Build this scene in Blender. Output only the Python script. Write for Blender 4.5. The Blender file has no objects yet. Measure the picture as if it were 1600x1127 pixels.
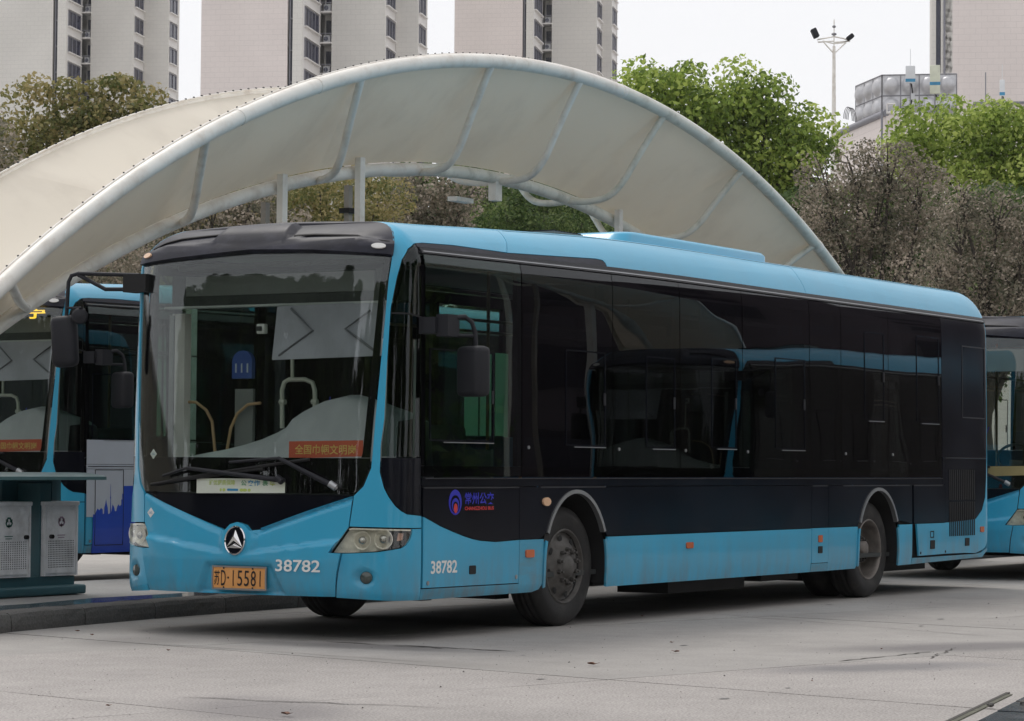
import bpy, bmesh, math, random
import numpy as np
from mathutils import Vector, Matrix
R_ = math.radians
random.seed(7)
scene = bpy.context.scene
COL = scene.collection
# ------------------------------------------------------------------ camera
CF, CX, CY, CH, CYAW, CPIT, CROL = 4191.72, -18.5297, -10.6229, 1.2695, 0.5425985, 0.0395658, 0.0076489
fwd = Vector((math.cos(CYAW)*math.cos(CPIT), math.sin(CYAW)*math.cos(CPIT), math.sin(CPIT)))
rgt = Vector((math.sin(CYAW), -math.cos(CYAW), 0)); upv = rgt.cross(fwd)
cr = rgt*math.cos(CROL) + upv*math.sin(CROL); cu = -rgt*math.sin(CROL) + upv*math.cos(CROL)
cam = bpy.data.cameras.new('camera'); camo = bpy.data.objects.new('camera', cam); COL.objects.link(camo)
m3 = Matrix((cr, cu, -fwd)).transposed()
camo.matrix_world = Matrix.Translation((CX, CY, CH)) @ m3.to_4x4()
cam.sensor_width = 36; cam.lens = CF/1600*36; cam.clip_end = 3000; cam.clip_start = .1
scene.camera = camo
CAM = Vector((CX, CY, CH))
def at(px, py, D):
    """world point seen at a photo pixel, D metres deep"""
    return CAM + (fwd + cr*((px-800)/CF) - cu*((py-563.5)/CF))*D
# ------------------------------------------------------------------ sky and sun
SUN_EL, SUN_AZ = R_(58), R_(60)     # azimuth of the sun measured from +X towards +Y
w = bpy.data.worlds.new('World'); scene.world = w; w.use_nodes = True
nt = w.node_tree; bg = nt.nodes['Background']
sky = nt.nodes.new('ShaderNodeTexSky'); sky.sky_type = 'NISHITA'; sky.sun_disc = False
sky.sun_elevation = SUN_EL; sky.sun_rotation = R_(90)-SUN_AZ; sky.dust_density = 4
mx = nt.nodes.new('ShaderNodeMix'); mx.data_type = 'RGBA'; mx.inputs[0].default_value = .93
nt.links.new(sky.outputs[0], mx.inputs[6]); mx.inputs[7].default_value = (10.1, 10.1, 10.3, 1)
nt.links.new(mx.outputs[2], bg.inputs[0]); bg.inputs[1].default_value = .1
sl = bpy.data.lights.new('sun', 'SUN'); sl.energy = 1.5; sl.angle = R_(20); sl.color = (1, .96, .9)
so = bpy.data.objects.new('sun', sl); COL.objects.link(so)
sd = Vector((math.cos(SUN_EL)*math.cos(SUN_AZ), math.cos(SUN_EL)*math.sin(SUN_AZ), math.sin(SUN_EL)))
so.rotation_euler = sd.to_track_quat('Z', 'Y').to_euler()
scene.view_settings.view_transform = 'Standard'; scene.view_settings.look = 'None'
scene.view_settings.exposure = 0; scene.view_settings.gamma = 1; scene.view_settings.use_curve_mapping = False
scene.cycles.max_bounces = 8; scene.cycles.transparent_max_bounces = 24; scene.cycles.transmission_bounces = 6
HAZE = .00014
# ------------------------------------------------------------------ materials
def new_mat(name):
    m = bpy.data.materials.new(name); m.use_nodes = True
    return m, m.node_tree, m.node_tree.nodes['Principled BSDF']
def mat(name, c, rough=.5, metal=0, var=.12, vscale=3, bump=0, bscale=60, coat=0, spec=.5, emit=0, dirt=None, dscale=1.2, damt=.4, stretch=None, seed=0):
    m, t, b = new_mat(name); N = t.nodes.new; L = t.links.new
    tc = N('ShaderNodeTexCoord')
    src = tc.outputs['Object']
    if stretch:
        mp = N('ShaderNodeMapping'); mp.inputs['Scale'].default_value = stretch; L(src, mp.inputs[0]); s2 = mp.outputs[0]
    else: s2 = src
    n = N('ShaderNodeTexNoise'); n.inputs['Scale'].default_value = vscale; n.inputs['Detail'].default_value = 6; L(s2, n.inputs['Vector'])
    r = N('ShaderNodeMapRange'); r.inputs[1].default_value = .3; r.inputs[2].default_value = .7
    r.inputs[3].default_value = 1-var; r.inputs[4].default_value = 1+var; L(n.outputs[0], r.inputs[0])
    mul = N('ShaderNodeMix'); mul.data_type = 'RGBA'; mul.blend_type = 'MULTIPLY'; mul.inputs[0].default_value = 1
    mul.inputs[6].default_value = (*c, 1); L(r.outputs[0], mul.inputs[7]); out = mul.outputs[2]
    if dirt:
        n2 = N('ShaderNodeTexNoise'); n2.inputs['Scale'].default_value = dscale; n2.inputs['Detail'].default_value = 8; n2.inputs['Roughness'].default_value = .65
        L(s2, n2.inputs['Vector'])
        r2 = N('ShaderNodeMapRange'); r2.inputs[1].default_value = .48; r2.inputs[2].default_value = .72; r2.inputs[4].default_value = damt; L(n2.outputs[0], r2.inputs[0])
        mm = N('ShaderNodeMix'); mm.data_type = 'RGBA'; L(r2.outputs[0], mm.inputs[0]); L(out, mm.inputs[6]); mm.inputs[7].default_value = (*dirt, 1); out = mm.outputs[2]
    L(out, b.inputs['Base Color'])
    rr = N('ShaderNodeMapRange'); rr.inputs[3].default_value = max(0, rough-.08); rr.inputs[4].default_value = min(1, rough+.1); L(n.outputs[0], rr.inputs[0]); L(rr.outputs[0], b.inputs['Roughness'])
    b.inputs['Metallic'].default_value = metal; b.inputs['Specular IOR Level'].default_value = spec
    if coat: b.inputs['Coat Weight'].default_value = coat; b.inputs['Coat Roughness'].default_value = .06
    if bump:
        nb = N('ShaderNodeTexNoise'); nb.inputs['Scale'].default_value = bscale; nb.inputs['Detail'].default_value = 4; L(src, nb.inputs['Vector'])
        bp = N('ShaderNodeBump'); bp.inputs['Strength'].default_value = bump; bp.inputs['Distance'].default_value = .01; L(nb.outputs[0], bp.inputs['Height']); L(bp.outputs[0], b.inputs['Normal'])
    if emit: b.inputs['Emission Color'].default_value = (*c, 1); b.inputs['Emission Strength'].default_value = emit
    return m
def glass_mat(name, tint, wav=0.0, rough=0.0, film=0.0, refl=.035):
    m = bpy.data.materials.new(name); m.use_nodes = True; t = m.node_tree; t.nodes.clear(); N = t.nodes.new; L = t.links.new
    o = N('ShaderNodeOutputMaterial'); tr = N('ShaderNodeBsdfTransparent'); tr.inputs[0].default_value = (*tint, 1)
    gl = N('ShaderNodeBsdfGlossy'); gl.inputs['Roughness'].default_value = rough; gl.inputs[0].default_value = (.95, .97, 1, 1)
    lw = N('ShaderNodeLayerWeight'); lw.inputs[0].default_value = .5
    pw_ = N('ShaderNodeMath'); pw_.operation = 'POWER'; L(lw.outputs['Facing'], pw_.inputs[0]); pw_.inputs[1].default_value = 5
    fr = N('ShaderNodeMath'); fr.operation = 'MULTIPLY_ADD'; L(pw_.outputs[0], fr.inputs[0]); fr.inputs[1].default_value = .96; fr.inputs[2].default_value = refl
    ms = N('ShaderNodeMixShader'); L(fr.outputs[0], ms.inputs[0]); L(gl.outputs[0], ms.inputs[2])
    if film:
        tc0 = N('ShaderNodeTexCoord'); nf = N('ShaderNodeTexNoise'); nf.inputs['Scale'].default_value = 1.7; nf.inputs['Detail'].default_value = 9; L(tc0.outputs['Object'], nf.inputs[0])
        rf = N('ShaderNodeMapRange'); rf.inputs[1].default_value = .35; rf.inputs[2].default_value = .75; rf.inputs[3].default_value = film*.3; rf.inputs[4].default_value = film; L(nf.outputs[0], rf.inputs[0])
        df = N('ShaderNodeBsdfDiffuse'); df.inputs[0].default_value = (.35, .34, .32, 1); m2 = N('ShaderNodeMixShader')
        L(rf.outputs[0], m2.inputs[0]); L(tr.outputs[0], m2.inputs[1]); L(df.outputs[0], m2.inputs[2]); L(m2.outputs[0], ms.inputs[1])
    else: L(tr.outputs[0], ms.inputs[1])
    L(ms.outputs[0], o.inputs[0])
    if wav:
        tc = N('ShaderNodeTexCoord'); n = N('ShaderNodeTexNoise'); n.inputs['Scale'].default_value = .9; n.inputs['Detail'].default_value = 1; L(tc.outputs['Object'], n.inputs[0])
        bp = N('ShaderNodeBump'); bp.inputs['Strength'].default_value = 1; bp.inputs['Distance'].default_value = wav; L(n.outputs[0], bp.inputs['Height'])
        L(bp.outputs[0], gl.inputs['Normal'])
    return m
def leaf_mat(name, c1, c2, c3, trans=.35, rough=.6):
    m = bpy.data.materials.new(name); m.use_nodes = True; t = m.node_tree; N = t.nodes.new; L = t.links.new
    b = t.nodes['Principled BSDF']; o = t.nodes['Material Output']
    a = N('ShaderNodeAttribute'); a.attribute_name = 'tint'
    cr_ = N('ShaderNodeValToRGB'); e = cr_.color_ramp.elements; e[0].color = (*c1, 1); e[1].color = (*c3, 1); e.new(.5).color = (*c2, 1)
    L(a.outputs['Fac'], cr_.inputs[0]); L(cr_.outputs[0], b.inputs['Base Color']); b.inputs['Roughness'].default_value = rough; b.inputs['Specular IOR Level'].default_value = .3
    tl = N('ShaderNodeBsdfTranslucent'); L(cr_.outputs[0], tl.inputs[0]); ms = N('ShaderNodeMixShader'); ms.inputs[0].default_value = trans
    L(b.outputs[0], ms.inputs[1]); L(tl.outputs[0], ms.inputs[2]); L(ms.outputs[0], o.inputs[0])
    return m
M = {}
M['blue'] = mat('blue_paint', (.035, .365, .59), .36, var=.05, vscale=1.3, coat=.35, spec=.4, dirt=(.07, .24, .36), dscale=2.6, damt=.25, stretch=(1, 1, .5))
M['blue_sill'] = mat('blue_sill_paint', (.042, .32, .50), .4, var=.07, vscale=2, coat=.3, dirt=(.12, .17, .18), dscale=4, damt=.55, stretch=(.5, .5, 2))
def grime(m, z0, z1, amt, col=(.16, .15, .13)):
    t = m.node_tree; N = t.nodes.new; L = t.links.new; b = t.nodes['Principled BSDF']; src = b.inputs['Base Color'].links[0].from_socket
    tc = N('ShaderNodeTexCoord'); sp = N('ShaderNodeSeparateXYZ'); L(tc.outputs['Object'], sp.inputs[0])
    mp = N('ShaderNodeMapping'); mp.inputs['Scale'].default_value = (2.2, 2.2, .5); L(tc.outputs['Object'], mp.inputs[0])
    n = N('ShaderNodeTexNoise'); n.inputs['Scale'].default_value = 3; n.inputs['Detail'].default_value = 9; n.inputs['Roughness'].default_value = .7; L(mp.outputs[0], n.inputs[0])
    r = N('ShaderNodeMapRange'); r.inputs[1].default_value = z0; r.inputs[2].default_value = z1; r.inputs[3].default_value = 0; r.inputs[4].default_value = 1; L(sp.outputs[2], r.inputs[0])
    r2 = N('ShaderNodeMapRange'); r2.inputs[1].default_value = .38; r2.inputs[2].default_value = .68; L(n.outputs[0], r2.inputs[0])
    mu = N('ShaderNodeMath'); mu.operation = 'MULTIPLY'; L(r.outputs[0], mu.inputs[0]); L(r2.outputs[0], mu.inputs[1])
    mu2 = N('ShaderNodeMath'); mu2.operation = 'MULTIPLY'; L(mu.outputs[0], mu2.inputs[0]); mu2.inputs[1].default_value = amt
    mx_ = N('ShaderNodeMix'); mx_.data_type = 'RGBA'; L(mu2.outputs[0], mx_.inputs[0]); L(src, mx_.inputs[6]); mx_.inputs[7].default_value = (*col, 1); L(mx_.outputs[2], b.inputs['Base Color'])
grime(M['blue'], .75, .28, .55); grime(M['blue_sill'], .7, .28, .75)
M['black'] = mat('black_paint', (.006, .007, .012), .16, var=.3, vscale=1.5, spec=.13, dirt=(.012, .012, .016), dscale=2.5, damt=.25)
M['domeblack'] = mat('dusty_black_paint', (.012, .013, .024), .5, var=.4, vscale=3, spec=.28, dirt=(.05, .05, .075), dscale=5, damt=.5, stretch=(1, 1, 2.5))
M['dark'] = mat('dark_underbody', (.01, .01, .011), .8)
M['rubber'] = mat('rubber', (.014, .0135, .014), .75, var=.2, bump=.2, bscale=40, dirt=(.07, .065, .06), damt=.5, dscale=5)
M['plastic'] = mat('dark_plastic', (.015, .016, .021), .6, var=.15, spec=.3, dirt=(.03, .03, .035), damt=.4)
M['rim'] = mat('wheel_steel', (.10, .095, .09), .6, metal=.3, var=.25, vscale=12, dirt=(.045, .035, .03), dscale=9, damt=.7)
M['rimlight'] = mat('wheel_steel_light', (.20, .18, .165), .55, metal=.3, var=.25, vscale=12, dirt=(.07, .05, .04), dscale=7, damt=.7)
M['chrome'] = mat('chrome', (.75, .75, .76), .12, metal=1, var=.05)
M['alu'] = mat('brushed_trim', (.34, .35, .36), .35, metal=.8, var=.1)
M['rail'] = mat('window_rail', (.022, .022, .028), .45, var=.2, spec=.4)
M['side_glass'] = glass_mat('tinted_side_glass', (.15, .17, .18), .0035)
M['driver_glass'] = glass_mat('driver_side_glass', (.50, .62, .57), .002)
M['quarter_glass'] = glass_mat('quarter_glass', (.5, .56, .54), .004, refl=.03)
M['windshield'] = glass_mat('windshield_glass', (.88, .91, .89), .002, film=.005, refl=.045)
M['lens'] = glass_mat('clear_lens', (.93, .93, .9), 0)
M['reflector'] = mat('lamp_reflector', (.85, .83, .77), .3, metal=.25, var=.15, vscale=25)
M['bulb'] = mat('lamp_projector', (.5, .5, .5), .1, metal=.9)
M['pale_amber'] = mat('pale_amber_lens', (.55, .30, .24), .25, coat=.4)
M['amber'] = mat('amber_lens', (.55, .12, .03), .2, coat=.5)
M['red_lens'] = mat('red_lens', (.42, .03, .02), .2, coat=.5)
M['warmlens'] = mat('warm_side_lamp', (.75, .48, .30), .25, coat=.4)
M['white'] = mat('white_print', (.78, .78, .76), .5, var=.06, vscale=20)
M['plate'] = mat('yellow_plate', (.80, .37, .115), .4, var=.08, dirt=(.3, .15, .06), damt=.4)
M['plate_ink'] = mat('plate_ink', (.012, .01, .01), .5)
M['banner'] = mat('red_banner', (.50, .09, .045), .6, var=.08)
M['gold'] = mat('gold_lettering', (.62, .42, .12), .5, var=.2, vscale=30)
M['led'] = mat('amber_led', (1, .62, .05), .5, emit=1.2)
M['yellowboard'] = mat('yellow_board', (.30, .24, .10), .5, var=.15)
M['paper'] = mat('white_sign_paper', (.62, .66, .58), .55, var=.08, dirt=(.45, .6, .3), dscale=6, damt=.4)
M['green_ink'] = mat('green_print', (.06, .26, .12), .6); M['teal_ink'] = mat('teal_print', (.03, .22, .42), .6); M['lime_ink'] = mat('lime_print', (.42, .52, .12), .6)
M['logoblue'] = mat('logo_blue', (.012, .014, .42), .5, var=.03); M['logored'] = mat('logo_red', (.55, .03, .03), .5, var=.03)
M['fog'] = mat('fog_lamp', (.05, .065, .06), .2, coat=.5)
M['int_grey'] = mat('interior_grey', (.16, .17, .165), .7, var=.1)
M['dash'] = mat('dashboard_grey', (.40, .41, .43), .6, var=.15)
M['frit'] = mat('black_glass_print', (.004, .004, .005), .9, spec=0)
M['pale_post'] = mat('pale_post', (.85, .80, .78), .5)
M['int_light'] = mat('interior_panel', (.36, .38, .37), .6, var=.1)
M['int_dark'] = mat('interior_dark', (.035, .04, .04), .7)
M['blind'] = mat('sun_blind', (.27, .27, .31), .8, var=.22, vscale=2.5)
M['blind_mark'] = mat('blind_fold', (.12, .12, .14), .8)
M['seat'] = mat('seat_plastic', (.06, .16, .30), .5, var=.1)
M['handrail'] = mat('handrail_pale', (.50, .50, .44), .35, var=.1)
M['handrail_y'] = mat('handrail_tan', (.42, .27, .14), .4, var=.1)
M['green_light'] = mat('pale_green_light', (.55, .80, .68), .6, var=.15)  # pale green stands in for daylight through the far glass
_t = M['green_light'].node_tree; _tl = _t.nodes.new('ShaderNodeBsdfTranslucent'); _tl.inputs[0].default_value = (.60, .88, .74, 1); _ms = _t.nodes.new('ShaderNodeMixShader'); _ms.inputs[0].default_value = .7
_t.links.new(_t.nodes['Principled BSDF'].outputs[0], _ms.inputs[1]); _t.links.new(_tl.outputs[0], _ms.inputs[2]); _t.links.new(_ms.outputs[0], _t.nodes['Material Output'].inputs[0])
M['far_glass'] = glass_mat('clear_door_glass', (.9, .95, .92))
M['boardblue'] = mat('board_blue', (.025, .07, .28), .5, var=.1)
M['adwhite'] = mat('advert_grey_white', (.46, .50, .56), .4, var=.04, coat=.3)
M['adblue'] = mat('advert_royal_blue', (.01, .06, .46), .35, var=.05, coat=.4)
M['membrane'] = mat('canopy_membrane', (.87, .815, .72), .6, var=.03, vscale=.7, dirt=(.56, .50, .43), dscale=1.6, damt=.38, stretch=(1, .45, 1))
_t = M['membrane'].node_tree; _tl = _t.nodes.new('ShaderNodeBsdfTranslucent'); _tl.inputs[0].default_value = (.80, .76, .68, 1); _ms = _t.nodes.new('ShaderNodeMixShader'); _ms.inputs[0].default_value = .27
_t.links.new(_t.nodes['Principled BSDF'].outputs[0], _ms.inputs[1]); _t.links.new(_tl.outputs[0], _ms.inputs[2]); _t.links.new(_ms.outputs[0], _t.nodes['Material Output'].inputs[0])
M['tube'] = mat('white_painted_steel', (.82, .795, .745), .45, var=.06, vscale=3, dirt=(.36, .24, .15), dscale=4.5, damt=.38)
M['tube_green'] = mat('weathered_white_steel', (.72, .715, .65), .5, var=.08, vscale=3, dirt=(.22, .23, .17), dscale=4.5, damt=.5)
M['concrete'] = mat('slab_concrete', (.325, .305, .29), .75, var=.07, vscale=.6, bump=.15, bscale=90, dirt=(.20, .185, .175), dscale=.9, damt=.5)
M['stainless'] = mat('stainless_sheet', (.80, .80, .82), .5, metal=.1, var=.1, vscale=4, dirt=(.2, .2, .19), dscale=5, damt=.4)
M['bingreen'] = mat('dark_teal_paint', (.03, .10, .12), .55, var=.15)
M['binroof'] = mat('pale_teal_roof', (.13, .24, .25), .3, var=.1, coat=.3)
M['towerwall'] = None

# ground materials with aggregate ------------------------------------------------
def concrete_mat(name, base, speck, spscale, bumps, stain_shade=None):
    m, t, b = new_mat(name); N = t.nodes.new; L = t.links.new
    g = N('ShaderNodeNewGeometry'); pos = g.outputs['Position']
    n1 = N('ShaderNodeTexNoise'); n1.inputs['Scale'].default_value = .35; n1.inputs['Detail'].default_value = 8; n1.inputs['Roughness'].default_value = .6; L(pos, n1.inputs[0])
    n2 = N('ShaderNodeTexNoise'); n2.inputs['Scale'].default_value = spscale; n2.inputs['Detail'].default_value = 3; L(pos, n2.inputs[0])
    n3 = N('ShaderNodeTexNoise'); n3.inputs['Scale'].default_value = 3.5; n3.inputs['Detail'].default_value = 8; n3.inputs['Roughness'].default_value = .7; L(pos, n3.inputs[0])
    r1 = N('ShaderNodeMapRange'); r1.inputs[1].default_value = .3; r1.inputs[2].default_value = .7; r1.inputs[3].default_value = .80; r1.inputs[4].default_value = 1.12; L(n1.outputs[0], r1.inputs[0])
    r2 = N('ShaderNodeMapRange'); r2.inputs[1].default_value = .3; r2.inputs[2].default_value = .7; r2.inputs[3].default_value = 1-speck; r2.inputs[4].default_value = 1+speck; L(n2.outputs[0], r2.inputs[0])
    r3 = N('ShaderNodeMapRange'); r3.inputs[1].default_value = .35; r3.inputs[2].default_value = .7; r3.inputs[3].default_value = 1.05; r3.inputs[4].default_value = .9; L(n3.outputs[0], r3.inputs[0])
    ma = N('ShaderNodeMath'); ma.operation = 'MULTIPLY'; L(r1.outputs[0], ma.inputs[0]); L(r2.outputs[0], ma.inputs[1])
    mb = N('ShaderNodeMath'); mb.operation = 'MULTIPLY'; L(ma.outputs[0], mb.inputs[0]); L(r3.outputs[0], mb.inputs[1])
    oi = N('ShaderNodeObjectInfo'); ro = N('ShaderNodeMapRange'); ro.inputs[3].default_value = .955; ro.inputs[4].default_value = 1.045; L(oi.outputs['Random'], ro.inputs[0])
    mc = N('ShaderNodeMath'); mc.operation = 'MULTIPLY'; L(mb.outputs[0], mc.inputs[0]); L(ro.outputs[0], mc.inputs[1])
    mul = N('ShaderNodeMix'); mul.data_type = 'RGBA'; mul.blend_type = 'MULTIPLY'; mul.inputs[0].default_value = 1; mul.inputs[6].default_value = (*base, 1); L(mc.outputs[0], mul.inputs[7])
    out = mul.outputs[2]; rough = None
    for (sx, sy, rx, ry, rot, amt, col) in (stain_shade or []):
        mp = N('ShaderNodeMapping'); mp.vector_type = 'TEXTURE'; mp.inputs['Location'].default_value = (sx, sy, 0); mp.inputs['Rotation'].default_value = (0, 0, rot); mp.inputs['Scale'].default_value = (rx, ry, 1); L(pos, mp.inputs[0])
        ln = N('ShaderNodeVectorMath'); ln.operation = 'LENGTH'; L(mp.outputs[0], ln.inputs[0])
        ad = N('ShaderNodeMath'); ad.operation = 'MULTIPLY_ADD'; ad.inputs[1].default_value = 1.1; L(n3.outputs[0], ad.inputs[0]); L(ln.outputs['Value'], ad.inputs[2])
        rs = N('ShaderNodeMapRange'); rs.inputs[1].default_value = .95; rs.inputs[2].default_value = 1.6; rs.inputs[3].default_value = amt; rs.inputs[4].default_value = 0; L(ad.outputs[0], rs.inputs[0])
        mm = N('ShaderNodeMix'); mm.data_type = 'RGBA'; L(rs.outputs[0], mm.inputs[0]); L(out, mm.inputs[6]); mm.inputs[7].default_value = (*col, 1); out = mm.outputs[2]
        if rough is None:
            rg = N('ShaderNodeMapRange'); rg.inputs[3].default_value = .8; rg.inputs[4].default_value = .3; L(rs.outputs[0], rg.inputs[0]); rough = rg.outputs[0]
    L(out, b.inputs['Base Color'])
    if rough: L(rough, b.inputs['Roughness'])
    else: b.inputs['Roughness'].default_value = .8
    b.inputs['Specular IOR Level'].default_value = .35
    bp = N('ShaderNodeBump'); bp.inputs['Strength'].default_value = bumps; bp.inputs['Distance'].default_value = .006; L(n2.outputs[0], bp.inputs['Height']); L(bp.outputs[0], b.inputs['Normal'])
    return m
STAINS_SHADE = [(-2.5, -3.75, 1.1, .42, -.5, .75, (.14, .13, .135)), (-.2, -3.45, 1.5, .5, -.55, .7, (.13, .12, .125)), (-7.2, -2.3, 1.0, .55, .9, .6, (.14, .13, .135)), (-2.9, .0, .3, 1.1, .1, .55, (.1, .09, .09)), (-3.4, 1.6, .7, .5, .4, .4, (.12, .11, .11)), (-4.0, -1.0, .35, 1.1, 0, .35, (.16, .15, .14)), (.6, 1.3, 2.6, .9, .05, .6, (.06, .055, .055)), (6.4, 1.35, 3.2, .95, .0, .65, (.05, .048, .048)), (3.4, 1.2, 2.0, .7, .1, .5, (.08, .075, .075))]  # oil stains; the last three paint the shadow under the bus darker
M['slab_smooth'] = concrete_mat('slab_smooth', (.335, .318, .303), .13, 55, .3, STAINS_SHADE)
M['slab_rough'] = concrete_mat('slab_exposed_aggregate', (.345, .322, .308), .38, 70, .8, STAINS_SHADE)
M['ground'] = concrete_mat('ground_concrete', (.35, .33, .31), .12, 40, .3)
M['joint'] = mat('joint_dirt', (.06, .055, .05), .9)
M['kerb'] = concrete_mat('kerb_concrete', (.12, .115, .11), .25, 60, .5)
M['platform'] = concrete_mat('platform_paving', (.30, .30, .30), .15, 50, .3)
def wet_mat():
    m = mat('wet_paving', (.07, .075, .085), .12, var=.3, vscale=3); return m
M['wet'] = wet_mat()

# ------------------------------------------------------------------ object helpers
def tag(o, label=None, cat=None, group=None, kind=None):
    if label: o['label'] = label
    if cat: o['category'] = cat
    if group: o['group'] = group
    if kind: o['kind'] = kind
    return o
def empty(name, loc=(0, 0, 0), rz=0, parent=None):
    o = bpy.data.objects.new(name, None); COL.objects.link(o); o.location = loc; o.rotation_euler = (0, 0, rz); o.empty_display_size = .2
    if parent: o.parent = parent
    return o
def link(name, me, parent=None, m=None):
    if m is not None and not me.materials: me.materials.append(m)
    o = bpy.data.objects.new(name, me); COL.objects.link(o)
    if parent: o.parent = parent
    return o
def children(o): return [c for c in bpy.data.objects if c.parent == o]
def copy_tree(o, parent=None, skip=(), kids=None):
    if kids is None:
        kids = {}
        for c in bpy.data.objects:
            if c.parent: kids.setdefault(c.parent.name, []).append(c)
    c = o.copy(); COL.objects.link(c)
    if parent: c.parent = parent
    for ch in kids.get(o.name, []):
        if ch.name.split('.')[0] in skip: continue
        copy_tree(ch, c, skip, kids)
    return c
class MB:
    def __init__(s): s.v = []; s.f = []; s.sm = []
    def add(s, vs, fs, smooth=False):
        n = len(s.v); s.v += [tuple(p) for p in vs]; s.f += [tuple(i+n for i in f) for f in fs]; s.sm += [smooth]*len(fs); return s
    def box(s, c, d, rz=0, R=None):
        hx, hy, hz = d[0]/2, d[1]/2, d[2]/2; ps = []
        for x, y, z in ((-1, -1, -1), (1, -1, -1), (1, 1, -1), (-1, 1, -1), (-1, -1, 1), (1, -1, 1), (1, 1, 1), (-1, 1, 1)):
            p = Vector((x*hx, y*hy, z*hz))
            if R: p = R @ p
            elif rz: p = Matrix.Rotation(rz, 3, 'Z') @ p
            ps.append(p+Vector(c))
        return s.add(ps, [(3, 2, 1, 0), (4, 5, 6, 7), (0, 1, 5, 4), (1, 2, 6, 5), (2, 3, 7, 6), (3, 0, 4, 7)])
    def bevbox(s, c, d, b=.02, R=None):
        bm = bmesh.new(); bmesh.ops.create_cube(bm, size=1, matrix=Matrix.Diagonal((*d, 1)))
        bmesh.ops.bevel(bm, geom=bm.edges[:], offset=b, segments=3, profile=.5, affect='EDGES')
        M4 = Matrix.Translation(Vector(c)) @ (R.to_4x4() if R else Matrix())
        bm.transform(M4); bm.verts.index_update()
        s.add([v.co[:] for v in bm.verts], [[v.index for v in f.verts] for f in bm.faces], True); bm.free(); return s
    def tube(s, pts, r, n=8, cap=True, radii=None):
        pts = [Vector(p) for p in pts]; ring = []; up = None; V = []
        for i, p in enumerate(pts):
            d = (pts[min(i+1, len(pts)-1)]-pts[max(i-1, 0)]).normalized()
            if up is None:
                up = Vector((0, 0, 1)) if abs(d.z) < .9 else Vector((1, 0, 0))
            a = d.cross(up).normalized(); b = a.cross(d).normalized(); up = b
            rr = radii[i] if radii else r
            V += [p+(a*math.cos(2*math.pi*k/n)+b*math.sin(2*math.pi*k/n))*rr for k in range(n)]
        F = []
        for i in range(len(pts)-1):
            for k in range(n):
                k2 = (k+1) % n; F.append((i*n+k, i*n+k2, (i+1)*n+k2, (i+1)*n+k))
        s.add(V, F, True)
        if cap:
            s.add(V[:n], [tuple(reversed(range(n)))]); s.add(V[-n:], [tuple(range(n))])
        return s
    def lathe(s, prof, c=(0, 0, 0), ax='Y', n=32, smooth=True):
        V = []; F = []
        for (r, h) in prof:
            for k in range(n):
                a = 2*math.pi*k/n
                if ax == 'Y': V.append((c[0]+r*math.cos(a), c[1]+h, c[2]+r*math.sin(a)))
                elif ax == 'X': V.append((c[0]+h, c[1]+r*math.cos(a), c[2]+r*math.sin(a)))
                else: V.append((c[0]+r*math.cos(a), c[1]+r*math.sin(a), c[2]+h))
        for i in range(len(prof)-1):
            for k in range(n):
                k2 = (k+1) % n; F.append((i*n+k, i*n+k2, (i+1)*n+k2, (i+1)*n+k))
        return s.add(V, F, smooth)
    def mesh(s, name):
        me = bpy.data.meshes.new(name); me.from_pydata(s.v, [], s.f); me.polygons.foreach_set('use_smooth', s.sm); me.update(); return me
    def build(s, name, m, parent=None):
        return link(name, s.mesh(name), parent, m)
def orient(o):
    bm = bmesh.new(); bm.from_mesh(o.data); bmesh.ops.recalc_face_normals(bm, faces=bm.faces[:]); bm.to_mesh(o.data); bm.free(); return o
def text_mesh(body, size=1, bold=0, sx=1.0):
    c = bpy.data.curves.new('t', 'FONT'); c.body = body; c.size = size; c.offset = bold; c.align_x = 'CENTER'; c.align_y = 'CENTER'; c.resolution_u = 3
    o = bpy.data.objects.new('t', c); COL.objects.link(o); dg = bpy.context.evaluated_depsgraph_get(); dg.update()
    me = bpy.data.meshes.new_from_object(o.evaluated_get(dg)); bpy.data.objects.remove(o)
    V = [(v.co.x*sx, v.co.y) for v in me.vertices]; F = [tuple(p.vertices) for p in me.polygons]
    xs = [v[0] for v in V]; ys = [v[1] for v in V]; cx = (min(xs)+max(xs))/2; cy = (min(ys)+max(ys))/2
    return [(x-cx, y-cy) for x, y in V], F, max(xs)-min(xs), max(ys)-min(ys)
def text_fit(body, wd, ht, bold=0):
    V, F, a, b = text_mesh(body, 1, bold); return [(x*wd/a, y*ht/b) for x, y in V], F

# ------------------------------------------------------------------ bus body surface
BW=2.56; XF=-2.17; BB=.56; NE=2.5; XR=9.22; VC=2.72; RC=.40
def _front():
    pts=[];n=400
    for i in range(n+1):
        t=math.pi*i/n   # 0 near side .. pi far side
        c,s=math.cos(t),math.sin(t)
        pts.append((XF-BB*abs(s)**(2/NE), BW/2-BW/2*math.copysign(abs(c)**(2/NE),c)))
    return pts
FP=_front(); FL=[0.0]
for a,b in zip(FP,FP[1:]): FL.append(FL[-1]+math.hypot(b[0]-a[0],b[1]-a[1]))
AF=FL[-1]      # arc length of the front
RR=.16; XS=XR-RR; LS=XS-XF; AR=RR*math.pi/2
def lerp_tab(x,tab):
    if x<=tab[0][0]: return tab[0][1]
    for (a,p),(b,q) in zip(tab,tab[1:]):
        if x<=b:
            t=(x-a)/(b-a); return p+(q-p)*t
    return tab[-1][1]
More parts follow.
